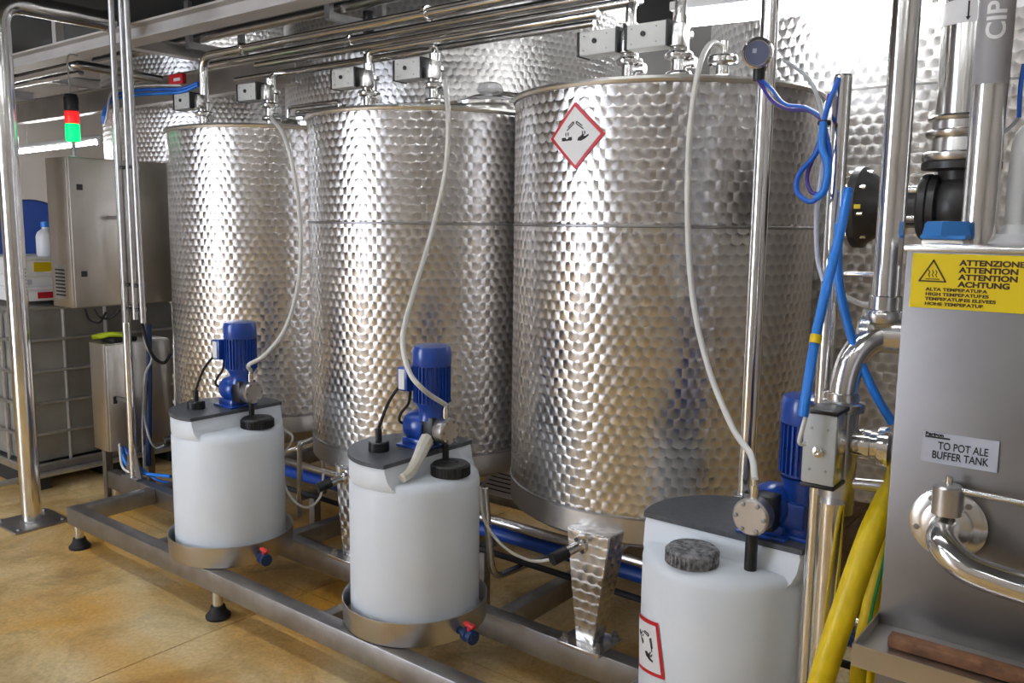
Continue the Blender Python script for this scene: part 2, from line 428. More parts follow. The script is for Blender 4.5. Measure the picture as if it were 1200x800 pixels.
# ------------------------------------------------------------------ mezzanine over the left part
MB().ubox(-9.5, -2.35, 1.2, 3.5, 2.92, 2.98).struct('trim_1', 'dark_deck', 'dark underside of the steel mezzanine')
def beam(name, label, u0, u1, v0, v1, z0, z1, mat, along='u', fl=.045):
    """rolled channel or I section, as a thing: web and two flanges"""
    t = thing(name, label, 'beam', G((u0+u1)/2, (v0+v1)/2, z0), RZ)
    um, vm = (u0+u1)/2, (v0+v1)/2
    MB().ubox(u0, u1, v0, v1, z0, z0+.012).build('flange', mat, t)
    MB().ubox(u0, u1, v0, v1, z1-.012, z1).build('flange', mat, t)
    if along == 'u': MB().ubox(u0, u1, vm-.006, vm+.006, z0+.012, z1-.012).build('web', mat, t)
    if name == 'mezzanine_beam':
        for us in (-8.6, -7.2, -5.7, -3.8): MB().ubox(us-.025, us+.025, vm-.025, vm+.025, z1, 2.918).build('stanchion', mat, t)
    if along != 'u': MB().ubox(um-.006, um+.006, v0, v1, z0+.012, z1-.012).build('web', mat, t)
beam('mezzanine_beam', 'pale painted main beam running along under the mezzanine', -9.4, -2.5, 2.56, 2.68, 2.59, 2.68, 'painted_beam')
for k, (u, lab) in enumerate(((-5.0, 'steel cross beam under the mezzanine nearest the tanks'), (-6.75, 'second steel cross beam under the mezzanine'), (-7.9, 'third steel cross beam under the mezzanine beyond the cabinet'))):
    beam('cross_beam', lab, u-.04, u+.04, 2.685, 3.39, 2.60, 2.675, 'steel_sheet', 'v')
beam('far_beam', 'brownish steel channel crossing above the signal light', -9.0, -4.4, 3.40, 3.48, 2.44, 2.62, 'steel_sheet')
beam('mezzanine_edge_beam', 'pale steel beam at the top edge above the pipes', -3.6, -2.4, 2.25, 2.33, 2.80, 2.918, 'painted_beam')
for u in (-9.3,):
    for v in (1.35, 3.4): MB().cyl(G(u, v, 0), G(u, v, 2.92), .06).struct('trim_2', 'galvanised')

# ================================================================== SKID
t = thing('skid_frame', 'long steel skid frame on adjustable feet carrying the tanks', 'frame', G(-2.5, 2.6, 0), RZ)
ZT = .205; ZB = .12
def rail(*a): MB().ubox(*a, bev=.004).build('rail', 'steel_dull', t)
rail(-4.19, -.70, 1.834, 1.896, ZB, ZT)
rail(-4.64, -.60, 2.262, 2.322, .108, ZT)
rail(-4.19, -.60, 3.42, 3.48, ZB, ZT)
for u in (-4.16, -3.07, -1.83, -.62): MB().ubox(u-.03, u+.03, (1.897 if u < -4 else 2.323), 2.261 if False else 3.419, ZB+.002, ZT-.002, bev=.004).build('cross_rail', 'steel_dull', t)
for u in (-3.5, -2.36, -1.1): MB().ubox(u-.025, u+.025, 1.897, 2.261, ZB+.002, ZT-.03, bev=.004).build('cross_rail', 'steel_dull', t)
for (u, v) in ((-4.14, 1.866), (-2.96, 1.866), (-1.75, 1.866), (-.8, 1.866), (-4.6, 2.292), (-3.0, 3.45), (-1.7, 3.45), (-.75, 3.45)):
    f = MB().cyl(G(u, v, .03), G(u, v, ZB), .021 if v < 2.2 else .024).build('leg', 'steel_tube', t)
    MB().lathe([(.048, .0), (.05, .006), (.05, .012), (.034, .03), (.028, .052), (.0, .054)], G(u, v, 0), n=24).build('foot_pad', 'black_rubber', f)

# ================================================================== THE THREE PROCESS TANKS
TR = .55; TT = 2.06; TB = .645; TV = 2.89
TU = (-3.875, -2.735, -1.557)
TL = ('steel process tank with swirled finish behind the small far dosing tank, leftmost of three',
      'steel process tank with swirled finish in the middle of the three',
      'steel process tank with the red diamond warning sign, rightmost of three')
def tank_leg(t, u, v, du, dv):
    """tapered folded sheet leg on a bolted foot plate"""
    m = MB(); top = []; bot = []
    for (a, b) in ((-1, -1), (1, -1), (1, 1), (-1, 1)):
        top.append(G(u+a*.085, v+(b*.06+.03), .60)); bot.append(G(u+a*.036, v+b*.035, ZT+.012))
    m.poly(bot+top, [(0, 1, 5, 4), (1, 2, 6, 5), (2, 3, 7, 6), (3, 0, 4, 7), (0, 3, 2, 1), (4, 5, 6, 7)])
    bmesh.ops.bevel(m.bm, geom=m.bm.edges[:], offset=.004, segments=1, affect='EDGES')
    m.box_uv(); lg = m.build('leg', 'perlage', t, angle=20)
    MB().ubox(u-.085, u+.085, v-.075, v+.075, ZT, ZT+.012, bev=.002).build('foot_plate', 'steel_tube', lg)
    for a in (-1, 1):
        for b in (-1, 1): MB().lathe([(.014, 0), (.014, .012), (.008, .013), (.008, .026)], G(u+a*.065, v+b*.055, ZT+.012), n=6).build('bolt', 'steel_dull', lg)
for k, u in enumerate(TU):
    c = G(u, TV, 0); t = thing('process_tank', TL[k], 'tank', c, RZ)
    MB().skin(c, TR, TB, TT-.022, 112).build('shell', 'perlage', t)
    MB().lathe([(TR-.004, TT-.022), (TR+.007, TT-.02), (TR+.011, TT-.011), (TR+.007, TT-.002), (TR-.004, TT)], c, n=112, cap=False).build('rim', 'rim_steel', t)
    MB().lathe([(TR-.002, TT-.004), (TR*.6, TT+.012), (0, TT+.02)], c, n=96, cap=False).build('top_sheet', 'steel_sheet', t)
    MB().lathe([(TR+.001, TB), (TR+.001, TB-.085), (TR-.02, TB-.10), (TR*.55, TB-.19), (.06, TB-.26), (0, TB-.26)], c, n=96, cap=False).build('bottom_cone', 'steel_sheet', t)
    MB().lathe([(TR, TB-.006), (TR+.004, TB-.004), (TR+.004, TB+.003), (TR, TB+.005)], c, n=112, cap=False).build('bottom_seam', 'steel_dull', t)
    if k: MB().lathe([(TR-.001, 1.594), (TR+.004, 1.597), (TR+.004, 1.602), (TR-.001, 1.605)], c, n=112, cap=False).build('weld_seam', 'steel_dull', t)
    uo = u+.10 if k else u+.08
    tank_leg(t, uo, 2.292+.02, 0, 0)
    for (a, b) in ((-.42, 3.1), (.46, 3.1), ):
        tank_leg(t, u+a, 3.40, 0, 0)
    # outlet valve at the bottom front
    q = G(uo+.0, TV-TR+.03, TB-.075); d = (-V-U*.35-Z*.25).normalized()
    vl = MB().cyl(q, q+d*.16, .017).lathe([(.026, .02), (.026, .032)], q, d).lathe([(.028, .07), (.032, .075), (.032, .095), (.028, .10)], q, d).build('outlet_valve', 'steel_polished', t)
    MB().cyl(q+d*.15, q+d*.21, .021).build('hose_end', 'black_plastic', vl)
    MB().box(q+d*.085+Z*.04, (.02, .09, .008), RZ+.5).build('handle', 'steel_tube', vl)
# manhole lids, seen above the rims of the left and middle tank
def lid(k, u, v, label):
    c = G(u, v, TT+.042); t = thing('manhole_lid', label, 'lid', c, RZ)
    MB().lathe([(.19, -.034), (.19, 0), (.205, 0), (.215, .008), (.215, .02), (.19, .03), (.1, .05), (0, .056)], c, n=48).build('cover', 'steel_polished', t)
    MB().lathe([(.022, .05), (.022, .075), (.055, .08), (.06, .09), (.052, .112), (.03, .122), (0, .124)], c, n=32).build('knob', 'white_plastic', t)
    MB().tube([c+U*-.2+Z*.045, c+U*-.08+Z*.068, c+U*.08+Z*.068, c+U*.2+Z*.045], .011, 10).build('clamp_bar', 'steel_tube', t)
lid(1, -2.50, 3.02, 'round steel manhole lid with pale knob on the middle tank')
lid(0, -3.62, 3.0, 'round steel manhole lid with clamp bar on the left tank')
t = thing('lid_clamp', 'bright bent tube handle over the right edge of the left tank', 'handle', G(-3.45, 2.72, TT+.02), RZ)
a0, b0 = PV(338, 131, 2.72), PV(398, 122, 2.72)
MB().tube(fil([a0-Z*.03, a0+Z*.02, b0+Z*.012, b0-Z*.02, a0-Z*.012+(b0-a0)*.3], .02), .009, 10).build('handle_tube', 'steel_polished', t)
MB().tube([a0+V*.05, b0+V*.05-Z*.005], .012, 10).build('cross_tube', 'steel_polished', t)

# ------------------------------------------------------------------ process valves on the tank tops
def valve(name, label, u, v, z0=TT+.006, h=.24, box=True, group=None):
    t = thing(name, label, 'valve', G(u, v, z0), RZ, group)
    MB().lathe([(a_*1.3, z_) for a_, z_ in [(.04, 0), (.04, .008), (.019, .012), (.019, .035), (.033, .038), (.036, .044), (.036, .05), (.033, .056), (.021, .06), (.021, .095), (.036, .1), (.038, .106), (.038, .114), (.034, .12), (.026, .124), (.026, .165), (.036, .17), (.036, .184), (.02, .19), (.02, h)]], (0, 0, 0), n=24).build('valve_body', 'steel_polished', t, world=False)
    MB().cyl((.02, -.0, .082), (.055, -.0, .082), .014, n=14).lathe([(.018, 0), (.018, .012)], (.052, 0, .082), (1, 0, 0), 14).build('side_port', 'steel_polished', t, world=False)
    if box:
        MB().box((.022, -.04, .168), (.044, .06, .074), bev=.004).build('bracket', 'steel_tube', t, world=False)
        b = MB().box((-.085, -.045, .175), (.15, .075, .082), bev=.004).build('actuator', 'box_pale', t, world=False)
        for sx in (-.165, -.005): MB().box((sx, -.045, .175), (.010, .079, .086), bev=.002).build('end_plate', 'black_plastic', b, world=False)
        MB().lathe([(.009, 0), (.009, .006), (.004, .007), (.004, .010)], (-.095, -.0825, .18), (0, -1, 0), 10).build('indicator', 'black_plastic', b, world=False)
        for (a, c_) in ((-.14, .2), (-.045, .2), (-.14, .15), (-.045, .15)): MB().cyl((a, -.0826, c_), (a, -.085, c_), .003, n=6).build('screw', 'steel_dull', b, world=False)
    return t
VV = 2.72
vt = {}
for k, (x, lab) in enumerate(((240, 'steel valve with grey actuator at the left of the left tank'), (318, 'steel valve with grey actuator at the right of the left tank'),
                              (433, 'steel valve with grey actuator at the left of the middle tank'), (510, 'steel valve with grey actuator at the right of the middle tank'),
                              (737, 'steel valve with grey actuator at the left of the right tank'), (795, 'steel valve with grey actuator at the right of the right tank'))):
    p = PV(x, (140, 140, 118, 118, 88, 88)[k], VV); u = p.dot(U)
    valve('process_valve', lab, u, VV); vt[k] = u

# ------------------------------------------------------------------ overhead pipework
BL = 'pipes of the overhead bundle above the tanks'
zv = TT+.006+.24
def cl(*us): return us
pipe('overhead_pipe', 'topmost and thickest steel pipe of the overhead bundle, bent down onto the left tank', 'pipe',
     [G(vt[0], VV, zv-.01), G(vt[0], VV, 2.475), G(-.2, VV, 2.475)], .024, 'steel_polished', BL, 18, [(G(u, VV, 2.475), U) for u in (-3.9, -2.6)], .08)
pipe('overhead_pipe', 'steel overhead pipe ending in a bend above the right valve of the right tank', 'pipe',
     [G(-4.35, 2.83, 2.455), G(vt[5], 2.83, 2.455), G(vt[5], VV+.0, 2.40), G(vt[5], VV, zv-.01)], .021, 'steel_polished', BL, 16, [(G(-3.2, 2.83, 2.455), U)], .07)
pipe('overhead_pipe', 'steel overhead pipe dropping onto the left valve of the right tank', 'pipe',
     [G(-3.9, 2.80, 2.405), G(vt[4], 2.80, 2.405), G(vt[4], VV, 2.38), G(vt[4], VV, zv-.01)], .018, 'steel_polished', BL, 14, (), .06)
pipe('overhead_pipe', 'steel overhead pipe dropping onto the left valve of the middle tank', 'pipe',
     [G(vt[2], VV, zv-.01), G(vt[2], VV, 2.36), G(-1.75, VV, 2.36)], .016, 'steel_polished', BL, 14, (), .05)
pipe('overhead_pipe', 'lowest thin steel pipe of the overhead bundle from the left tank', 'pipe',
     [G(vt[1], VV, zv-.01), G(vt[1], VV+.02, 2.335), G(vt[1]+.1, VV+.05, 2.335), G(vt[3]-.1, VV+.05, 2.335), G(vt[3], VV, 2.33), G(vt[3], VV, zv-.01)], .015, 'steel_polished', BL, 14, (), .05)
pipe('overhead_pipe', 'thin steel pipe low behind the overhead bundle', 'pipe', [G(-4.28, 2.93, 2.385), G(-1.9, 2.93, 2.385)], .014, 'steel_tube', BL)
for k, (v, z, r, lab) in enumerate(((3.10, 2.71, .028, 'lowest steel pipe of the upper left pipe rack'), (3.17, 2.775, .024, 'second lowest steel pipe of the upper left pipe rack'),
                                    (3.25, 2.82, .026, 'third steel pipe of the upper left pipe rack'), (3.34, 2.86, .024, 'uppermost steel pipe of the upper left pipe rack'))):
    pipe('rack_pipe', lab, 'pipe', [G(-6.2, v, z), G(-1.5, v, z)], r, 'steel_tube', 'pipes of the rack under the mezzanine')
for u in (-4.9, -3.6): _tag(MB().ubox(u-.02, u+.02, 3.02, 3.42, 2.64, 2.68).ubox(u-.02, u+.02, 3.02, 3.05, 2.68, 2.92).ubox(u-.02, u+.02, 3.39, 3.42, 2.68, 2.92).build('pipe_hanger', 'galvanised'), 'steel hanger carrying the upper pipe rack' + (' above the left tank' if u > -4 else ' beside the left tank'), 'hanger')
p1, p2 = PV(5, 95, 2.78), PV(88, 75, 2.78)
pipe('service_pipe', 'dark bent service pipe below the pale beam at the left', 'pipe', [p1, p2, p2+V*.6-Z*.02], .03, 'steel_tube', None, 14, [(p2-U*.04, U)], .09)
p1, p2 = PV(5, 103, 2.9), PV(95, 85, 2.9)
pipe('service_pipe', 'bright straight service pipe below the bent one at the left', 'pipe', [p1, p2], .02, 'steel_polished')
o = thing('pipe_marker', 'small red marker tag on the pipe above the blue hoses', 'tag', PV(208, 93, 2.9), RZ)
MB().box((0, 0, 0), (.15, .03, .06), bev=.006).build('plate', 'red_paint', o, world=False)
MB().box((.02, -.016, -.004), (.07, .002, .018)).build('print', 'label_white', o, world=False)
# big dark valve block on the pipes up in the gap
t = thing('pipe_union', 'dark clamped union hanging from the rack above the middle tank', 'valve', PV(432, 60, 3.2), RZ)
pu = PV(432, 60, 3.2)
MB().cyl(pu-Z*.12, pu+Z*.2, .028).build('tube', 'black_plastic', t); MB().lathe([(.045, -.02), (.05, 0), (.045, .02)], pu).build('clamp', 'steel_polished', t)
# ================================================================== DOSING TANKS
DR = .228; DZ0 = ZT+.009
D_POS = ((-3.125, 2.05, RZ-math.pi/2+math.pi), (-2.055, 2.085, RZ+math.pi/2), (-.886, 2.09, RZ))
D_LAB = ('white plastic dosing tank standing farthest left on the skid', 'white plastic dosing tank standing in the middle of the skid', 'white plastic dosing tank with a red diamond sticker at the lower right')
def dome(n, r, y0):                      # D outline: disc part with y > y0
    a0 = math.asin(y0/r); return [(r*math.cos(a0+(math.pi-2*a0)*i/n), r*math.sin(a0+(math.pi-2*a0)*i/n)) for i in range(n+1)]
def dosing_tank(k):
    u, v, rz = D_POS[k]; rz = RZ if k == 2 else RZ+math.pi/2
    t = thing('dosing_tank', D_LAB[k], 'tank', G(u, v, DZ0), rz)
    m = MB().lathe([(0, 0), (DR-.02, 0), (DR-.004, .012), (DR, .03), (DR, .50), (DR-.006, .522), (DR-.02, .534), (DR-.05, .538), (0, .538)], (0, 0, 0), n=64)
    lo, hi = dome(40, DR-.006, -.12), dome(40, DR-.004, -.072)
    mid = dome(40, DR-.0004, -.083)
    n_ = len(lo); rg = [[m.bm.verts.new((x, y, z_)) for x, y in o_] for o_, z_ in ((lo, .505), (dome(40, DR-.0008, -.10), .522), (mid, .545), (dome(40, DR-.0004, -.074), .58), (hi, .592))]
    for a_, b_ in zip(rg, rg[1:]):
        for i in range(n_): m.bm.faces.new((a_[i], a_[(i+1) % n_], b_[(i+1) % n_], b_[i]))
    m.bm.faces.new(rg[-1]); m.bm.faces.new(rg[0][::-1])
    m.build('body', 'poly_white', t, world=False, angle=50)
    MB().prism([(x, y) for x, y in dome(40, DR+.004, -.075)], .592, .606).build('mounting_plate', 'plate_grey', t, world=False)
    cx, cy = ((.04, -.15), (.02, -.15), (-.03, -.16))[k]
    cap = MB().lathe([(0, .538), (.066, .538), (.066, .572), (.060, .578), (.03, .578), (.028, .574), (0, .574)], (cx, cy, 0), n=36).build('filler_cap', 'black_plastic' if k < 2 else 'black_dusty', t, world=False)
    m = MB()
    for i in range(36):
        a = i*math.pi/18; m.box((cx+.0665*math.cos(a), cy+.0665*math.sin(a), .555), (.004, .005, .03), a)
    m.build('cap_ribs', 'black_plastic' if k < 2 else 'black_dusty', cap, world=False, smooth=False)
    if k < 2:                             # level probe cap at the back of the plate
        q = (-.10, .075)
        pc = MB().lathe([(.036, .606), (.036, .636), (.032, .64), (0, .64)], (*q, 0), n=24).build('probe_cap', 'black_plastic', t, world=False)
        MB().cyl((*q, .64), (*q, .685), .011).build('probe_gland', 'black_plastic', pc, world=False)
    return t
DT = [dosing_tank(k) for k in range(3)]
for k in range(3):
    u, v, _ = D_POS[k]
    t = thing('drip_pan', ('round steel drip pan under the far dosing tank', 'round steel drip pan under the middle dosing tank', 'round steel drip pan under the near right dosing tank')[k], 'pan', G(u, v, ZT), RZ)
    MB().lathe([(0, .001), (.24, .001), (.25, .003), (.255, .012), (.258, .088), (.2585, .09), (.2555, .0905), (.2535, .088), (.2515, .012), (.24, .007), (0, .007)], (0, 0, 0), n=72, cap=False).build('pan', 'steel_sheet', t, world=False)
    a = -.18; px, py = .255*math.cos(a), .255*math.sin(a); d = Vector((math.cos(a), math.sin(a), 0))
    b = MB().cyl((px, py, .04), Vector((px, py, .04))+d*.035, .013).lathe([(.02, .03), (.024, .034), (.024, .05), (.019, .053), (.019, .06), (.024, .063), (.024, .078), (.012, .08), (.012, .084)], (px, py, .04), d, 20).build('drain_valve', 'valve_navy', t, world=False)
    h = Vector((px, py, .04))+d*.055
    MB().cyl(h, h+Z*.03, .008, n=12).box(h+Z*.037, (.05, .018, .014), a, bev=.005).build('handle', 'red_plastic', b, world=False)

# ------------------------------------------------------------------ dosing pumps standing on the tank plates
P_LAB = ('blue dosing pump on the far white tank', 'blue dosing pump on the middle white tank', 'blue dosing pump on the near right white tank')
NOZ = []
def pump(k):
    u, v, _ = D_POS[k]; rz = RZ if k == 2 else RZ+math.pi/2
    off = (.045, -.015) if k < 2 else (.105, -.02)
    M = Matrix.Translation(G(u, v, DZ0+.606)) @ Matrix.Rotation(rz, 4, 'Z')
    base = M @ Vector((off[0], off[1], 0))
    t = thing('dosing_pump', P_LAB[k], 'pump', base, rz)
    mx, my = (0, -.025) if k < 2 else (.075, .05)      # motor axis
    if k == 2: zo = -.005
    hy = -.10
    B = lambda m, n, mat, par=None: m.build(n, mat, par or t, world=False)
    # pump housing: rounded blue casting lying along y, with a foot
    B(MB().lathe([(0, -.075), (.03, -.073), (.05, -.06), (.057, -.035), (.057, .02), (.05, .03)], (0, .01, .072), (0, -1, 0), 28)
      .box((0, .025, .018), (.105, .10, .036), bev=.01).box((0, .025, .05), (.075, .07, .06), bev=.015).box((0, .025, .005), (.13, .13, .010), bev=.003), 'pump_housing', 'motor_blue')
    B(MB().box((0, -.038, .073), (.085, .06, .092), bev=.008), 'drive_block', 'black_plastic')
    hd = B(MB().lathe([(.044, -.0), (.047, .004), (.047, .04), (.042, .046), (0, .046)], (0, -.066, .072), (0, -1, 0), 32), 'pump_head', 'steel_sheet')
    for i in range(6):
        a = i*math.pi/3; B(MB().lathe([(.006, 0), (.006, .003), (0, .004)], (.036*math.cos(a), -.112, .072+.036*math.sin(a)), (0, -1, 0), 6), 'bolt', 'steel_dull', hd)
    B(MB().cyl((0, -.09, .115), (0, -.09, .15), .011).cyl((0, -.09, .15), (0, -.09, .165), .008), 'discharge_nozzle', 'steel_polished', hd)
    B(MB().cyl((0, -.09, .03), (0, -.09, -.075 if k < 2 else -.085), .0115 if k < 2 else .0155), 'suction_stem', 'black_plastic')
    # motor
    if k == 2: B(MB().box(((mx)/2+.01, my*.6, .06), (.10, .07, .07), bev=.01).box((mx, my, .006), (.14, .12, .012), bev=.003).lathe([(.05, .01), (.045, .06), (.048, .12), (.06, .155)], (mx, my, 0)), 'gear_case', 'motor_blue')
    else: B(MB().lathe([(.05, .105), (.045, .12), (.048, .145), (.06, .165)], (mx, my, 0)), 'gear_case', 'motor_blue')
    mo = B(MB().lathe([(.057, .16), (.057, .30)], (mx, my, 0), n=32), 'motor', 'motor_blue')
    m = MB()
    for i in range(28):
        a = 2*math.pi*i/28; m.box((mx+.06*math.cos(a), my+.06*math.sin(a), .23), (.012, .0035, .125), a)
    B(m, 'cooling_fins', 'motor_blue', mo)
    B(MB().lathe([(.066, .296), (.068, .30), (.068, .345), (.062, .362), (.04, .368), (0, .369)], (mx, my, 0), n=36), 'fan_cover', 'motor_blue', mo)
    bx = Vector((mx-.03, my+.075, .245)) if k < 2 else Vector((mx+.03, my+.075, .24))
    tb = B(MB().box(bx, (.085, .05, .085), bev=.006), 'terminal_box', 'motor_blue')
    if k < 2: B(MB().box(bx+Vector((-.044, -.0, 0)), (.002, .028, .07)), 'rating_plate', 'label_white', tb)
    B(MB().tube(cr([bx+Vector((0, .0, -.042)), bx+Vector((-.01, 0, -.09)), Vector((-.05, .075, .12)), Vector((-.055, .08, .09)), Vector((-.02, .07, .07))] if k < 2 else [bx+Vector((0, 0, -.04)), bx+Vector((.02, .03, -.12)), bx+Vector((.02, .05, -.2))], 6), .005, 8), 'motor_cable', 'black_rubber', tb)
    NOZ.append(ROOT[t.name] @ Vector((0, -.09, .163)))
    return t
for k in range(3): pump(k)
# white dosing tubes from the pumps up to the tank tops
def tube_path(name, label, pix, r, mat, cat='hose', k=8, n=10, ends=(None, None), group=None):
    pts = [PV(x, y, v) for x, y, v in pix]
    if ends[0] is not None: pts.insert(0, ends[0])
    if ends[1] is not None: pts.append(ends[1])
    return _tag(MB().tube(cr(pts, k), r, n).build(name, mat), label, cat, group)
tube_path('dosing_tube', 'white dosing tube from the far pump over the left tank', [(318, 138, 2.55), (333, 160, 2.32), (345, 205, 2.3), (352, 265, 2.3), (350, 330, 2.27), (334, 385, 2.2), (310, 416, 2.1), (292, 427, 2.05)], .0085, 'tube_white', ends=(None, NOZ[0]), group='white dosing tubes')
tube_path('dosing_tube', 'white dosing tube from the middle pump over the middle tank', [(521, 95, 2.5), (525, 135, 2.31), (522, 200, 2.3), (505, 275, 2.28), (484, 345, 2.12), (472, 395, 1.96), (479, 434, 1.92), (497, 457, 1.95)], .0085, 'tube_white', ends=(None, NOZ[1]), group='white dosing tubes')
tube_path('dosing_tube', 'white dosing tube from the near pump over the right tank', [(846, 70, 2.55), (842, 52, 2.52), (830, 54, 2.44), (818, 85, 2.32), (808, 160, 2.3), (806, 260, 2.3), (812, 350, 2.28), (830, 430, 2.22), (858, 500, 2.14), (880, 533, 2.07)], .0085, 'tube_white', ends=(None, NOZ[2]), group='white dosing tubes')
t = thing('tank_nozzle', 'small steel nozzle on the right tank where the white tube ends', 'fitting', PV(844, 88, 2.56), RZ)
q = PV(846, 92, 2.55); q.z = TT+.008
MB().lathe([(.02, 0), (.02, .03), (.036, .034), (.04, .042), (.036, .05), (.014, .055), (.014, .10)], q, n=24).build('ferrule', 'steel_polished', t)
MB().lathe([(.042, .03), (.047, .036), (.047, .05), (.042, .056)], q, n=24, cap=False).build('clamp', 'steel_tube', t)
# small white drain tubes between the tanks
tube_path('drain_tube', 'thin white tube looping down beside the far dosing tank', [(316, 474, 2.3), (330, 500, 2.3), (343, 513, 2.3), (332, 535, 2.3), (333, 565, 2.3), (345, 587, 2.3), (362, 594, 2.32), (376, 580, 2.35), (379, 555, 2.4)], .0055, 'tube_white', 'hose', group='thin white drain tubes')
tube_path('drain_tube', 'thin white tube hanging from the middle dosing tank to the outlet valve', [(562, 570, 2.2), (568, 610, 2.25), (590, 640, 2.28), (620, 656, 2.3), (645, 655, 2.3), (659, 645, 2.3)], .0055, 'tube_white', 'hose', group='thin white drain tubes')
t = thing('ivory_rag', 'crumpled ivory cloth strip lying on the middle dosing tank', 'cloth', ROOT[DT[1].name] @ Vector((-.11, -.12, .54)), 0)
MB().tube(cr([ROOT[DT[1].name] @ Vector(q) for q in ((-.165, -.105, .556), (-.125, -.10, .566), (-.075, -.088, .60), (-.03, -.07, .63), (.005, -.055, .645))], 5), .015, 9, r_end=.027).build('fold', 'ivory', t)
# probe cables to the pumps
for k, lab in ((0, 'black level probe cable on the far dosing tank'), (1, 'black level probe cable arching over the middle dosing tank')):
    M = ROOT[DT[k].name]; a = M @ Vector((-.10, .075, .685)); b = M @ Vector((.01, .03, .812))
    _tag(MB().tube(cr([a, a.lerp(b, .35)+Z*.05, b+Z*.03-U*.02, b], 8), .0055, 8).build('probe_cable', 'black_rubber'), lab, 'cable')
# bent drain pipework under the tanks
pipe('drain_pipe', 'bent steel drain pipe standing between the far and middle dosing tanks', 'pipe', [PV(351, 605, 2.45), PV(351, 520, 2.45), PV(377, 512, 2.55), PV(378, 548, 2.55)], .012, 'steel_tube', None, 12, (), .02)
pipe('drain_pipe', 'horizontal steel drain pipe behind the far dosing tank', 'pipe', [PV(315, 536, 2.5), PV(350, 525, 2.5), PV(376, 515, 2.58)], .012, 'steel_polished', None, 12, (), .02)
pipe('drain_pipe', 'steel drain pipe bent up beside the middle dosing tank', 'pipe', [PV(568, 572, 2.36), PV(577, 678, 2.36), PV(640, 652, 2.75)], .014, 'steel_tube', None, 12, (), .07)
for k, (z, v, r, mat, lab) in enumerate(((.395, 2.62, .02, 'steel_tube', 'long steel header pipe running under the three tanks'), (.335, 2.64, .028, 'hose_reel_blue', 'long blue hose running under the three tanks'), (.285, 2.56, .012, 'black_rubber', 'black cable running under the three tanks'))):
    pipe('header_pipe' if k == 0 else ('under_hose' if k == 1 else 'under_cable'), lab, ('pipe', 'hose', 'cable')[k], [G(-4.4, v, z), G(-.3, v, z)], r, mat)
for i, u in enumerate((-3.3, -2.2, -1.05)):
    t_ = MB().ubox(u-.02, u+.02, 2.54, 2.70, .25, .272).ubox(u-.02, u+.02, 2.675, 2.695, .272, .375).ubox(u-.02, u+.02, 2.62, 2.66, .0, .25).build('pipe_support', 'steel_dull'); _tag(t_, ('small steel pipe support under the left tank', 'small steel pipe support under the middle tank', 'small steel pipe support under the right tank')[i], 'support')
o = thing('printed_sheet', 'white printed sheet lying behind the middle dosing tank', 'paper', PV(588, 565, 3.3), RZ)
q = PV(590, 566, 3.3)
MB().box(q, (.24, .16, .003), rot=frame(U, -V*.6+Z*.8)).build('sheet', 'paper', o)
m = MB()
for i in range(5): m.box(q+frame(U, -V*.6+Z*.8) @ Vector((0, .05-.025*i, .002)), (.19, .006, .001), rot=frame(U, -V*.6+Z*.8))
m.build('printed_lines', 'ink_black', o)
o = thing('equipment_box', 'dark box behind the tanks carrying the white sheet', 'box', G(-2.35, 3.35, .205), RZ)
MB().box(Vector((q.x, q.y, 0))+V*.06+Z*(q.z/2+.08), (.4, .12, q.z-.30), RZ, bev=.01).build('body', 'pallet_dark', o)
MB().box(Vector((q.x, q.y, 0))+V*.06+Z*(q.z-.06), (.41, .13, .02), RZ, bev=.004).build('lid', 'black_plastic', o)

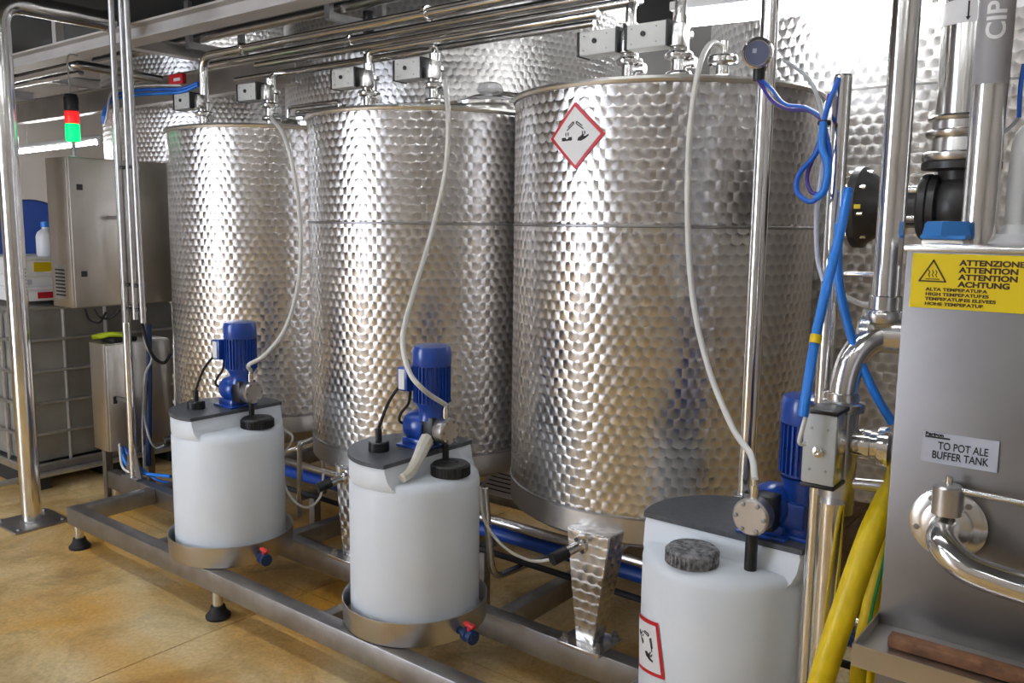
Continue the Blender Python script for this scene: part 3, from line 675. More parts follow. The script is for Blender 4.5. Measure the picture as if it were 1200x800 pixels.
# ------------------------------------------------------------------ diamond warning signs
def sign(label, c, R, phi0, z0, half, tilt, name='warning_sign'):
    """square sticker standing on its corner, wrapped round a cylinder of radius R"""
    t = thing(name, label, 'sign', c+Vector((R*math.sin(phi0), -R*math.cos(phi0), z0)), 0)
    ct, st = math.cos(tilt), math.sin(tilt)
    def mp(x, y, off):
        s = x*ct-y*st; h = x*st+y*ct; a = phi0+s/R
        return Vector((c.x+(R+off)*math.sin(a), c.y-(R+off)*math.cos(a), z0+h))
    def patch(name, poly, mat, off, par=t, div=1):
        m = MB(); pts = []
        n = len(poly)
        for i in range(n):
            a, b = Vector(poly[i]), Vector(poly[(i+1) % n])
            for q in range(div): pts.append(a.lerp(b, q/div))
        f = [m.bm.verts.new(mp(p.x, p.y, off)) for p in pts]; b_ = [m.bm.verts.new(mp(p.x, p.y, off-.0012)) for p in pts]
        m.bm.faces.new(f)
        for i in range(len(f)): m.bm.faces.new((f[i], b_[i], b_[(i+1) % len(f)], f[(i+1) % len(f)]))
        return m.build(name, mat, par, smooth=False)
    def diamond(h, off, mat, nm):                       # grid so it follows the curve
        m = MB(); n = 14; g = {}
        for i in range(n+1):
            for j in range(n+1):
                p, q = (i/n-.5)*2*h, (j/n-.5)*2*h; g[i, j] = m.bm.verts.new(mp((p-q)/2, (p+q)/2, off))
        for i in range(n):
            for j in range(n): m.bm.faces.new((g[i, j], g[i+1, j], g[i+1, j+1], g[i, j+1]))
        return m.build(nm, mat, t)
    diamond(half, .0020, 'red_paint', 'border'); diamond(half*.86, .0032, 'label_white', 'field')
    k = half; pic = lambda poly, div=1: patch('pictogram', [(x*k, y*k) for x, y in poly], 'ink_black', .0045, div=div)
    pic([(-.50, -.12), (-.12, -.12), (-.12, -.02), (-.24, -.02), (-.26, -.07), (-.34, -.07), (-.36, -.02), (-.50, -.02)])   # eaten surface
    for dx in (-.36, -.27): pic([(dx, .02), (dx+.03, .02), (dx+.03, .12), (dx, .12)])                                      # drops
    def bar(x0, y0, x1, y1, w): 
        d = Vector((x1-x0, y1-y0)).normalized(); n_ = Vector((-d.y, d.x))*w/2
        pic([(x0-n_.x, y0-n_.y), (x1-n_.x, y1-n_.y), (x1+n_.x, y1+n_.y), (x0+n_.x, y0+n_.y)])
    bar(-.30, .18, -.04, .36, .03); bar(-.26, .27, -.06, .42, .03); bar(-.04, .36, -.06, .42, .03)                          # left test tube
    bar(.30, .18, .04, .36, .03); bar(.26, .27, .06, .42, .03); bar(.04, .36, .06, .42, .03)                              # right test tube
    for dx in (.25, .33): pic([(dx, .02), (dx+.03, .02), (dx+.03, .12), (dx, .12)])
    pic([(.08, -.14), (.2, -.16), (.36, -.10), (.48, -.02), (.46, .02), (.36, -.03), (.30, -.02), (.33, .02), (.26, .03), (.2, -.02), (.12, -.05)])  # hand
    return t
cT3 = G(TU[2], TV, 0); vd = math.atan2(-cT3.x, cT3.y)
sign('red-bordered white diamond warning sign on the rightmost steel tank', cT3, TR+.0015, -R_(10)-math.asin(.5)*1.0+vd+R_(9.6), PV(693, 165, 2.45).z*0+1.885, .108, R_(2))
c3 = G(D_POS[2][0], D_POS[2][1], 0); vd = math.atan2(-c3.x, c3.y)
sign('tilted red-bordered diamond sticker on the near white dosing tank', c3, DR+.0015, vd-R_(60), .50, .102, R_(-32))
# ================================================================== LEFT SIDE
# bent steel post
t = thing('guard_post', 'thick bent steel pipe post standing on a base plate at the far left', 'post', G(-4.69, 1.875, 0), RZ)
b = G(-4.69, 1.875, 0)
MB().tube(fil([b+Z*.012, b+Z*2.66, G(-4.69, 2.45, 2.66)], .12, 10), .05, 24).build('pipe', 'steel_polished', t)
MB().ubox(-4.69-.14, -4.69+.14, 1.875-.14, 1.875+.14, 0, .012, bev=.002).build('base_plate', 'steel_dull', t)
MB().lathe([(.051, .012), (.058, .012), (.051, .02)], b, n=24, cap=False).build('weld', 'steel_dull', t)
MB().lathe([(.051, -.015), (.058, -.012), (.058, .012), (.051, .015)], G(-4.69, 2.42, 2.66), V, 24, cap=False).build('end_collar', 'steel_polished', t)
for a in (-1, 1):
    for c_ in (-1, 1): MB().lathe([(.012, 0), (.012, .01), (0, .011)], b+U*a*.11+V*c_*.11+Z*.012, n=6).build('bolt', 'steel_dull', t)
# control cabinets
def cabinet(name, label, u0, u1, v0, v1, z0, z1):
    t = thing(name, label, 'cabinet', G((u0+u1)/2, (v0+v1)/2, z0), RZ)
    MB().ubox(u0, u1-.02, v0, v1, z0, z1, bev=.004).build('body', 'steel_cabinet', t)
    d = MB().ubox(u1-.019, u1, v0+.004, v1-.004, z0+.004, z1-.004, bev=.005).build('door', 'steel_cabinet', t)
    return t, d
t, d = cabinet('control_cabinet', 'upper stainless steel control cabinet under the signal light', -4.80, -4.55, 2.10, 2.85, 1.135, 1.92)
MB().ubox(-4.755, -4.63, 2.096, 2.10, 1.18, 1.36).build('vent_grille', 'galvanised', t)
m = MB()
for i in range(8): m.ubox(-4.745, -4.64, 2.0935, 2.0962, 1.195+i*.019, 1.204+i*.019)
m.build('vent_slats', 'black_plastic', t, smooth=False)
for z in (1.3, 1.75): MB().ubox(-4.552, -4.545, 2.14, 2.17, z, z+.03).build('latch', 'black_plastic', d)
t, d = cabinet('junction_cabinet', 'lower stainless steel cabinet beside the caged container', -4.72, -4.54, 2.24, 2.62, .33, .93)
MB().ubox(-4.545, -4.535, 2.27, 2.29, .6, .64).build('latch', 'black_plastic', d)
for k, v in enumerate((2.3, 2.55)): MB().ubox(-4.72, -4.68, v-.02, v+.02, .01, .33).build('leg', 'steel_dull', t)
t = thing('work_gloves', 'yellow and black work gloves lying on the lower cabinet', 'gloves', G(-4.62, 2.30, .93), RZ)
for i in range(4):
    a = G(-4.70+.03*i, 2.25, .955+.004*i); MB().tube(cr([a, a+U*.03+V*.05+Z*.012, a+U*.05+V*.11], 5), .013, 8).build('finger', 'hivis', t)
MB().box(G(-4.62, 2.36, .945), (.15, .14, .03), RZ, bev=.012).build('cuff', 'black_rubber', t)
# signal light
p = PU(87, 185, -4.66); p.z = 1.92
t = thing('signal_light', 'signal tower light with black, red and glowing green segments', 'light', p, RZ)
MB().cyl(p, p+Z*.085, .01).lathe([(.026, 0), (.026, .012)], p).build('stem', 'galvanised', t)
z = p.z+.085
for nm, h, mat in (('green_lens', .09, 'lens_green'), ('red_lens', .065, 'lens_red'), ('black_segment', .075, 'black_plastic')):
    MB().lathe([(.028, .0), (.036, .004), (.036, h-.006), (.033, h)], (p.x, p.y, z), n=28).build(nm, mat, t); z += h
MB().lathe([(.033, 0), (.03, .012), (0, .018)], (p.x, p.y, z), n=28).build('cap', 'black_plastic', t)
_tag(MB().tube(cr([Vector((p.x, p.y, z+.015)), Vector((p.x, p.y, z+.2))-U*.01, Vector((p.x, p.y, 2.45))+V*.05], 6), .004, 6).build('signal_cable', 'cable_grey'), 'thin grey cable rising from the signal light', 'cable')
# instrument pole on the skid
t = thing('instrument_pole', 'slim steel pole with gusset plates on the left end of the skid', 'post', G(-4.40, 2.292, ZT), RZ)
pb = G(-4.40, 2.292, ZT)
MB().cyl(pb+Z*.01, pb+Z*1.93, .022, n=20).build('tube', 'steel_polished', t)
MB().ubox(-4.48, -4.32, 2.262, 2.322, ZT, ZT+.01).build('base_plate', 'steel_dull', t)
for s in (-1, 1): MB().poly([pb+U*s*.02+V*y+Z*.01 for y in (-.004, .004)]+[pb+U*s*.085+V*y+Z*.01 for y in (-.004, .004)]+[pb+U*s*.02+V*y+Z*.2 for y in (-.004, .004)], [(0, 2, 4), (1, 5, 3), (0, 1, 3, 2), (2, 3, 5, 4), (0, 4, 5, 1)]).build('gusset', 'steel_dull', t, smooth=False)
MB().ubox(-4.53, -4.415, 2.282, 2.30, .62, .64).ubox(-4.53, -4.415, 2.282, 2.30, 1.6, 1.62).build('cabinet_bracket', 'steel_dull', t)
# conduits with clamps
CG = 'bundle of conduits in front of the cabinet'
for k, (x0, x1, lab) in enumerate(((129, 148, 'left conduit of the three in front of the control cabinet'), (141, 159, 'middle conduit of the three in front of the control cabinet'), (147, 168, 'right conduit of the three in front of the control cabinet'))):
    a, c_ = PV(x0, -14, 2.20), PV(x1, 378-4*(k == 1), 2.27)
    a = a+(a-c_)*((2.915-a.z)/(a.z-c_.z))
    _tag(MB().tube([a, c_], .0145, 12).build('conduit', 'galvanised'), lab, 'pipe', CG)
for k, (y, lab) in enumerate(((196, 'upper clamp strip holding the three conduits'), (334, 'middle clamp strip holding the three conduits'), (362, 'lower clamp strip holding the three conduits'))):
    f = (y+14)/392; x = 139+(158-139)*f; c_ = PV(x, y, 2.20+.07*f+.01); tt = thing('conduit_clamp', lab, 'clamp', c_, RZ)
    MB().box(c_+V*.02, (.15, .012, .022), RZ).build('strip', 'galvanised', tt)
    for s in (-.04, 0.01, .05): MB().lathe([(.0165, -.008), (.019, -.006), (.019, .006), (.0165, .008)], c_+U*s, n=12, cap=False).build('band', 'black_plastic', tt)
# blue air hoses from pole to the left tank
for k, dz in enumerate((0, .02, -.02)):
    tube_path('air_hose', ('upper blue air hose arching from the pole to the left tank', 'uppermost blue air hose arching from the pole to the left tank', 'pale lower air hose arching from the pole to the left tank')[k],
              [(121+k, 145, 2.29), (122+k*2, 132, 2.3), (131, 119-k*5, 2.4), (152, 112-k*5, 2.5), (180, 110-k*5, 2.6), (212, 108-k*4, 2.66), (232, 100-k*3, 2.70)][:7 if k < 2 else 6], .009 if k < 2 else .006, ('tube_lightblue', 'tube_blue', 'tube_white')[k], 'hose', group='air hoses above the pole')
# cables below the cabinets
cab = [('black_cable', [(166, 378, 2.28), (172, 400, 2.3), (180, 418, 2.35), (192, 425, 2.45), (200, 415, 2.5)], .009, 'black_rubber', 'thick black cable sagging right below the conduits'),
       ('black_cable', [(100, 362, 2.14), (104, 374, 2.16), (116, 378, 2.2), (124, 366, 2.25)], .006, 'black_rubber', 'thin black cable looping under the upper cabinet at the left'),
       ('black_cable', [(110, 362, 2.18), (116, 371, 2.2), (128, 373, 2.25), (140, 364, 2.28)], .006, 'black_rubber', 'thin black cable looping under the upper cabinet beside the pole'),
       ('grey_cable', [(168, 380, 2.32), (170, 402, 2.34), (178, 420, 2.36), (170, 440, 2.36), (168, 480, 2.36), (174, 510, 2.36), (182, 524, 2.4), (192, 522, 2.44)], .006, 'cable_grey', 'grey cable winding down beside the lower cabinet'),
       ('grey_cable', [(170, 445, 2.39), (167, 500, 2.39), (169, 548, 2.39)], .005, 'cable_grey', 'straight grey cable hanging beside the lower cabinet'),
       ('navy_cable', [(174, 380, 2.42), (175, 450, 2.42), (174, 545, 2.42)], .016, 'valve_navy', 'thick navy cable hanging behind the grey cables'),
       ('blue_air_hose', [(141, 515, 2.31), (146, 540, 2.3), (158, 552, 2.3), (180, 556, 2.34), (200, 558, 2.36)], .009, 'tube_lightblue', 'blue hose drooping from the pole towards the far dosing tank'),
       ('blue_air_hose', [(143, 512, 2.33), (150, 532, 2.32), (164, 548, 2.32), (184, 562, 2.36), (200, 566, 2.38)], .008, 'tube_blue', 'dark blue hose drooping lowest beside the pole foot'),
       ('pale_hose', [(140, 520, 2.29), (143, 545, 2.29), (152, 553, 2.29), (160, 549, 2.3)], .007, 'tube_white', 'pale hose curling at the foot of the pole')]
for nm, px, r, mat, lab in cab: tube_path(nm, lab, px, r, mat, 'hose' if 'hose' in nm else 'cable')
pipe('steel_riser', 'thin steel riser with fittings left of the left tank', 'pipe', [PV(204, 350, 2.62), PV(207, 520, 2.62)], .012, 'steel_tube', None, 12, [(PV(205, y, 2.62), Z) for y in (380, 405, 440, 470)])
# caged container
IU = -5.22; IV0 = 2.08; IV1 = 3.1; IU0 = -6.3
t = thing('caged_container', 'plastic liquid container in a steel tube cage behind the post', 'container', G((IU+IU0)/2, (IV0+IV1)/2, 0), RZ)
MB().ubox(IU0+.03, IU-.03, IV0+.03, IV1-.03, .15, 1.08, bev=.05).build('bottle', 'cage_liner', t)
MB().lathe([(.11, 1.08), (.11, 1.11), (0, 1.115)], G((IU+IU0)/2, (IV0+IV1)/2, 0)).build('lid', 'black_plastic', t)
pal = MB().ubox(IU0, IU, IV0, IV1, .11, .14).build('pallet', 'galvanised', t)
for v in (IV0+.08, (IV0+IV1)/2, IV1-.08): MB().ubox(IU0, IU, v-.05, v+.05, 0, .109).build('pallet_runner', 'pallet_dark', pal)
for i in range(6):
    z = .15+i*.186; MB().tube([G(IU, IV0, z), G(IU, IV1, z)], .010, 8).build('cage_bar', 'galvanised', t)
    MB().tube([G(IU0, IV0, z), G(IU, IV0, z)], .010, 8).build('cage_bar', 'galvanised', t)
for i in range(5):
    v = IV0+.005+i*(IV1-IV0-.01)/4; MB().tube([G(IU-.012, v, .12), G(IU-.012, v, 1.09)], .010, 8).build('cage_post', 'galvanised', t)
    u = IU0+.005+i*(IU-IU0-.01)/4; MB().tube([G(u, IV0+.012, .12), G(u, IV0+.012, 1.09)], .010, 8).build('cage_post', 'galvanised', t)
MB().tube([G(-5.18, 1.9, .10), G(-5.18, 3.2, .10)], .018, 10).build('bottom_tube', 'galvanised', t)
# things standing on the container
def crate(name, label, u0, u1, v0, v1, z0, z1, mat, tabs):
    t = thing(name, label, 'box', G((u0+u1)/2, (v0+v1)/2, z0), RZ)
    MB().ubox(u0, u1, v0, v1, z0, z1-.015, bev=.006).build('body', mat, t); MB().ubox(u0-.008, u1+.008, v0-.008, v1+.008, z1-.015, z1, bev=.004).build('lid', 'white_plastic', t)
    for (a, c_, m2) in tabs: MB().ubox(u1, u1+.004, v0+(v1-v0)*a, v0+(v1-v0)*c_, z0+.015, z1-.03).build('label_tab', m2, t)
crate('storage_box', 'white box with red labels at the bottom of the pile on the container', -5.95, -5.30, 2.12, 2.92, 1.118, 1.20, 'white_plastic', ((.0, .04, 'red_paint'), (.14, .5, 'red_paint')))
crate('storage_box', 'white box with blue label in the middle of the pile on the container', -5.9, -5.33, 2.14, 2.90, 1.20, 1.275, 'white_plastic', ((.04, .1, 'label_blue_grey'), (.26, .5, 'label_blue_grey')))
crate('storage_box', 'white box with yellow label on top of the pile on the container', -5.9, -5.33, 2.14, 2.90, 1.275, 1.375, 'white_plastic', ((.12, .5, 'label_yellow'),))
p = PU(57, 315, -5.5); p.z = 1.375
t = thing('plastic_bottle', 'white plastic bottle with a blue cap on the boxes', 'bottle', p, 0)
MB().lathe([(0, 0), (.055, 0), (.06, .01), (.06, .12), (.05, .145), (.025, .165), (.025, .18), (0, .18)], p, n=24).build('body', 'white_plastic', t)
MB().lathe([(.03, .175), (.03, .205), (0, .208)], p, n=20).build('cap', 'tube_lightblue', t)
p = PU(38, 282, -6.7)
t = thing('hose_reel', 'round blue hose reel on the wall side behind the boxes', 'reel', p, RZ)
ax = (U*.9-V*.45).normalized()
MB().lathe([(.10, -.13), (.29, -.12), (.30, -.10), (.30, -.09), (.2, -.085), (.2, .085), (.30, .09), (.30, .10), (.29, .12), (.10, .13)], p, ax, 40).build('drum', 'hose_reel_blue', t)
m = MB()
for i in range(6): m.lathe([(.24, -.075+i*.028), (.254, -.065+i*.028), (.24, -.055+i*.028)], p, ax, 36, cap=False)
m.build('wound_hose', 'tube_white', t)
MB().cyl(Vector((p.x, p.y, 0)), p-Z*.2, .03).build('stand', 'galvanised', t)

# ================================================================== RIGHT SIDE
# tall pipe behind the near dosing tank
def vert(x, y, v): q = PV(x, y, v); return Vector((q.x, q.y, 0))
b = vert(880, 450, 2.42)
t = thing('tall_pipe', 'tall polished pipe rising behind the near white dosing tank', 'pipe', b, 0)
MB().cyl(b+Z*ZT, b+Z*3.3, .0245, n=24).build('tube', 'steel_polished', t)
MB().lathe([(.026, -.01), (.04, -.008), (.04, .008), (.026, .01)], b+Z*.79, n=24).build('collar', 'steel_tube', t)
MB().cyl(b+Z*.70, b+Z*.78, .033).build('sleeve', 'black_plastic', t)
pipeA = b
g = PV(888, 62, 2.36)
t = thing('pressure_gauge', 'round pressure transmitter with dark glass face on the tall pipe', 'gauge', g, RZ)
gd = (-g+cam_c).normalized(); gd = (gd-V*.15-U*.15).normalized()
MB().lathe([(.03, -.07), (.038, -.05), (.038, -.01), (.042, -.006), (.042, .008), (.036, .012), (.034, .006), (0, .006)], g, gd, 36).build('housing', 'steel_polished', t)
MB().lathe([(.033, 0), (0, .0005)], g+gd*.0065, gd, 32).build('glass', 'glass_gauge', t)
MB().box(g+gd*.0075+iu*.006, (.026, .001, .014), rot=frame(ix, gd) @ Matrix.Rotation(R_(90), 3, 'X')).build('display', 'label_blue_grey', t)
MB().tube(fil([g-gd*.05-Z*.0, Vector((pipeA.x, pipeA.y, g.z-.02))], .01), .016, 14).build('neck', 'steel_tube', t)
MB().cyl(g-gd*.03-Z*.03, g-gd*.03-Z*.075, .016).build('gland', 'black_plastic', t)
ge_ = g-gd*.03-Z*.075
# support post with blue cables
b = vert(975, 300, 1.99); 
t = thing('support_post', 'slim round support post carrying the blue cables beside the near dosing tank', 'post', b, 0)
ztop = PV(986, 90, 1.99).z
MB().cyl(b+Z*ZT*0, b+Z*ztop, .0195, n=20).build('tube', 'steel_polished', t)
MB().lathe([(.02, 0), (.018, .004), (0, .005)], b+Z*ztop).build('end_cap', 'steel_tube', t)
MB().lathe([(.05, 0), (.05, .01), (.02, .012)], b).build('base_plate', 'steel_dull', t)
tube_path('blue_cable', 'violet cable sagging from the pressure transmitter to the tied bundle', [(905, 118, 2.3), (925, 128, 2.2), (948, 130, 2.1), (966, 142, 1.95)], .005, 'cable_violet', 'cable', ends=(ge_, None))
tube_path('blue_cable', 'blue cable from the pressure transmitter joining the tied bundle', [(905, 105, 2.34), (920, 122, 2.2), (945, 126, 2.1), (967, 139, 1.95)], .0045, 'tube_blue', 'cable', ends=(ge_+U*.01, None))
tube_path('blue_cable', 'blue cable loop hanging below the tied bundle on the post', [(983, 92, 1.97), (972, 120, 1.95), (966, 145, 1.945), (972, 180, 1.94), (968, 215, 1.94), (952, 236, 1.94), (935, 226, 1.94), (936, 205, 1.94), (956, 180, 1.94), (968, 150, 1.935)], .0058, 'tube_blue', 'cable')
tube_path('blue_cable', 'thick blue cable loop in front of the violet one', [(965, 143, 1.93), (963, 170, 1.925), (970, 195, 1.925), (966, 222, 1.925), (957, 232, 1.925)], .0085, 'tube_lightblue', 'cable')
tube_path('blue_cable', 'violet cable loop hanging inside the blue loop', [(972, 110, 1.955), (964, 150, 1.95), (955, 180, 1.95), (946, 205, 1.95), (950, 224, 1.95), (962, 228, 1.95)], .0045, 'cable_violet', 'cable')
tube_path('grey_cable', 'grey cable running from the tall pipe to the blue bundle', [(918, 70, 2.36), (940, 85, 2.2), (955, 105, 2.05), (965, 140, 1.955)], .005, 'cable_grey', 'cable')
tube_path('pale_tube', 'pale blue tube hanging down left of the support post', [(966, 150, 1.96), (963, 200, 1.96), (957, 250, 1.955), (958, 300, 1.95), (965, 330, 1.93)], .0055, 'label_blue_grey', 'hose')
_tag(MB().lathe([(.013, -.005), (.015, 0), (.013, .005)], PV(966, 144, 1.94), n=14).build('cable_tie', 'black_plastic'), 'black tie around the blue cables on the post', 'tie')
t = thing('air_line', 'bright blue air line slanting down to the grey actuator box', 'hose', PV(990, 225, 1.93), 0)
MB().tube(cr([PV(994, 222, 1.95), PV(985, 270, 1.9), PV(968, 340, 1.84), (PV(955, 400, 1.8)), PV(946, 455, 1.76), PV(941, 488, 1.745)], 8), .0105, 12).build('line', 'tube_lightblue', t)
MB().tube([PV(957, 392, 1.80), PV(955, 402, 1.795)], .0125, 12).build('tape', 'hose_yellow', t)
tube_path('air_line', 'blue air line running from the post down behind the machine', [(983, 262, 1.93), (982, 320, 1.92), (990, 365, 1.92), (1003, 410, 1.92), (1025, 460, 1.93), (1046, 496, 1.94)], .0095, 'tube_lightblue', 'hose')
tube_path('white_air_tube', 'short white air tube entering the grey actuator box', [(947, 480, 1.76), (941, 500, 1.75), (937, 518, 1.75), (944, 520, 1.76)], .005, 'tube_white', 'hose')

# product pipe C with clamp union, elbow, actuated valve
vC = 1.98
bc = vert(1050, 180, vC)
zE = PV(1034, 392, vC).z
t = thing('product_pipe', 'polished product pipe dropping to the elbow left of the machine', 'pipe', bc, RZ)
MB().cyl(bc+Z*(zE+.06), bc+Z*3.3, .029, n=28).build('tube', 'steel_polished', t)
MB().lathe([(.03, -.028), (.043, -.026), (.046, -.016), (.046, -.004), (.043, 0), (.034, .002), (.034, .03), (.03, .032)], bc+Z*(zE+.055), n=28).build('union', 'steel_tube', t)
e1 = bc+Z*zE; 
vx = vert(988, 470, vC-.06); e2 = Vector((vx.x, vx.y, zE-.0)); zF = PV(988, 466, vC-.06).z
MB().lathe([(.046, -.045), (.05, -.04), (.05, -.02), (.046, -.015), (.04, 0), (.04, .06)], e1, U, 28).build('end_clamp', 'steel_tube', t)
F_ = Vector((e2.x, e2.y, zF)); S_ = e1+U*.01
MB().tube([S_*(1-q)**3+(S_.lerp(e2, .62))*3*q*(1-q)**2+(F_.lerp(e2, .62))*3*q*q*(1-q)+F_*q**3 for q in [i/16 for i in range(17)]]+[F_-Z*.01], .031, 24).build('elbow', 'steel_polished', t)
MB().lathe([(.034, -.03), (.046, -.028), (.048, -.018), (.048, -.010), (.044, -.006), (.036, -.004), (.036, .012), (.033, .014)], Vector((e2.x, e2.y, zF)), n=28).build('union', 'steel_tube', t)
zA = PV(985, 590, vC-.06).z
ax2 = Vector((e2.x, e2.y, 0))
MB().cyl(ax2+Z*(zA-.02), ax2+Z*(zF-.028), .036, n=28).build('valve_body', 'steel_sheet', t)
# side branch to the right
zb = PV(1015, 520, vC-.05).z
MB().lathe([(.03, .02), (.034, .05), (.034, .062), (.03, .064), (.03, .075), (.042, .078), (.044, .085), (.044, .10), (.04, .105), (.03, .108), (.03, .14)], ax2+Z*zb, (U+V*.15), 28).build('side_branch', 'steel_polished', t)
b2 = PV(972, 640, vC-.12); lx = Vector((b2.x, b2.y, 0))
MB().cyl(lx, lx+Z*(zA+.02), .027, n=24).build('lower_tube', 'steel_polished', t)
MB().cyl(lx, lx+Z*.01, .06).build('base_plate', 'steel_dull', t)
zs = PV(1010, 560, vC).z; MB().cyl(ax2+Z*zs+U*.02, ax2+Z*zs+U*.14+V*.04, .014).build('small_branch', 'steel_tube', t)
# actuator box
c0 = PV(961, 526, 1.80); 
t = thing('actuator_box', 'pale grey valve actuator box with a key lock in front of the blue motor', 'actuator', c0, RZ)
MB().box((0, .035, 0), (.066, .07, .155), bev=.003).build('housing', 'steel_tube', t, world=False)
MB().box((0, -.003, 0), (.070, .012, .152), bev=.004).build('front_cover', 'box_grey', t, world=False)
for s in (-1, 1): MB().box((0, .032, s*.081), (.072, .08, .009), bev=.002).build('end_plate', 'black_plastic', t, world=False)
MB().lathe([(.012, 0), (.012, .006), (.009, .007), (.009, .012), (.005, .013), (0, .010)], (.0, -.009, -.004), (0, -1, 0), 18).build('lock', 'steel_polished', t, world=False)
for a in (-.017, .017):
    for c_ in (-.045, .045): MB().cyl((a, -.009, c_), (a, -.0105, c_), .003, n=8).build('screw', 'steel_dull', t, world=False)
MB().cyl((.0, .07, 0), (.0, .13, 0), .02).build('coupling', 'steel_tube', t, world=False)

# cast iron valve group and big pipes
q0 = PY(1008, 243, 2.5)
t = thing('flanged_valve', 'black cast iron flanged valve group with tie rods behind the pipes', 'valve', q0, RZ)
MB().lathe([(.112, -.012), (.116, -.008), (.116, .012), (.105, .02), (.085, .05), (.06, .075), (.055, .1)], q0, U, 40).build('blank_flange', 'cast_iron', t)
MB().lathe([(.062, .07), (.066, .075), (.066, .10), (.05, .11), (.05, .16)], q0, U, 32).build('neck', 'cast_iron', t)
for i in range(8):
    a = i*math.pi/4+.2; d = V*math.cos(a)+Z*math.sin(a); MB().lathe([(.007, -.03), (.007, .035)], q0+d*.098, U, 8).build('bolt', 'steel_polished', t)
MB().box(q0+U*.022+V*-.11+Z*0, (.02, .004, .012), RZ).build('paint_mark', 'hose_yellow', t)
q1 = q0+U*.165
for i in range(4):
    a = i*math.pi/2+.6; d = V*math.cos(a)+Z*math.sin(a); MB().cyl(q0+U*.1+d*.055, q1+U*.03+d*.055, .012, n=12).build('tie_rod', 'steel_tube', t)
MB().lathe([(.085, 0), (.09, .005), (.09, .022), (.084, .025), (.088, .028), (.088, .045), (.07, .05)], q1, U, 36).build('flange', 'cast_iron', t)
qs = q1+U*.09
MB().lathe([(.05, -.06), (.07, -.045), (.088, -.02), (.09, .01), (.08, .05), (.06, .08), (.05, .09)], qs, U, 36).build('body', 'cast_iron', t)
MB().lathe([(.05, .05), (.055, .095), (.098, .10), (.098, .118), (.09, .12)], qs, Z, 36).build('upper_flange', 'cast_iron', t)
bd = Vector((qs.x, qs.y, 0)); zf = qs.z+.121
t = thing('large_pipe', 'large dark polished pipe with white arrow label above the black valve', 'pipe', bd+Z*zf, RZ)
MB().lathe([(.095, 0), (.098, .004), (.098, .02), (.094, .024), (.076, .026), (.074, .06), (.09, .064), (.093, .07), (.093, .078), (.088, .082), (.078, .084), (.078, .105), (.088, .108), (.09, .114), (.086, .12), (.073, .122)], bd+Z*zf, n=40).build('flange_stack', 'steel_tube', t)
MB().cyl(bd+Z*(zf+.12), bd+Z*3.4, .073, n=40).build('tube', 'steel_polished', t)
zl = PV(1126, 20, bd.dot(V)).z; lb = MB().cyl(bd+Z*(zl-.03), bd+Z*(zl+.03), .0745, n=40).build('label_band', 'label_white', t)
for k in range(4):
    a = -2.2+k*.36; d = Vector((math.cos(a), math.sin(a), 0)); s = Z.cross(d); rot = Matrix((s, Z, d)).transposed()
    MB().box(bd+d*.0748+Z*(zl+.002), (.004, .04, .001), rot=rot).prism([(-.006, -.018), (.006, -.018), (0, -.028)], 0, .001, Matrix.Translation(bd+d*.0748+Z*(zl+.002)) @ rot.to_4x4()).build('arrow', 'ink_black', lb, smooth=False)
be = vert(1157, 140, 2.06)
t = thing('marked_pipe', 'polished pipe with a grey label reading CIP right of the large pipe', 'pipe', be, RZ)
MB().cyl(be+Z*1.0, be+Z*3.4, .034, n=32).build('tube', 'steel_polished', t)
ze = PV(1160, 100, 2.06).z; lb = MB().cyl(be+Z*ze, be+Z*3.2, .0348, n=32).build('label_wrap', 'label_grey', t)
def wrap_text(body, size, mat, par, axis_pt, R, phi, z, vertical=True):
    cu = bpy.data.curves.new('lettering', 'FONT'); cu.body = body; cu.size = size; cu.offset = size*.02; cu.align_x = 'LEFT'; cu.align_y = 'CENTER'
    o = bpy.data.objects.new('lettering', cu); C.objects.link(o); me = bpy.data.meshes.new_from_object(o.evaluated_get(bpy.context.evaluated_depsgraph_get())); bpy.data.objects.remove(o)
    Mi = ROOT[par.name].inverted()
    bq = bmesh.new(); bq.from_mesh(me); bmesh.ops.triangulate(bq, faces=bq.faces[:])
    for _ in range(3): bmesh.ops.subdivide_edges(bq, edges=[e for e in bq.edges if e.calc_length() > .004], cuts=2)
    bmesh.ops.triangulate(bq, faces=bq.faces[:]); bq.to_mesh(me); bq.free()
    for v_ in me.vertices:
        x, y = v_.co.x, v_.co.y; a = phi-y/R*1.0; h = z+x            # reads upward
        v_.co = Mi @ Vector((axis_pt.x+R*math.sin(a), axis_pt.y-R*math.cos(a), h))
    me.materials.clear(); me.materials.append(MAT[mat]); o = bpy.data.objects.new('lettering', me); C.objects.link(o); o.parent = par; ROOT[o.name] = ROOT[par.name]; return o
zc = PV(1168, 50, 2.06).z
wrap_text('CIP', .052, 'label_white', lb, be, .0356, math.atan2(-be.x, be.y)+.1, zc)
# actuator with blue cap behind the machine
c0 = PV(1106, 305, 2.0); t = thing('small_actuator', 'small grey actuator with bright blue cap behind the machine top', 'actuator', c0, RZ)
MB().box((0, 0, .015), (.082, .06, .06), bev=.004).build('body', 'steel_cabinet', t, world=False)
MB().prism([(-.043, -.032), (.043, -.032), (.043, .032), (-.043, .032)], .045, .053).lathe([(.047, .053), (.042, .078), (.038, .082), (0, .083)], (0, 0, 0), n=4).build('cap', 'cap_blue', t, world=False)
MB().cyl((0, 0, -.016), (0, 0, -.5), .02).build('stem', 'steel_tube', t, world=False)
for a in (-.02, .02): MB().cyl((a, -.031, 0), (a, -.033, 0), .004, n=8).build('screw', 'black_plastic', t, world=False)
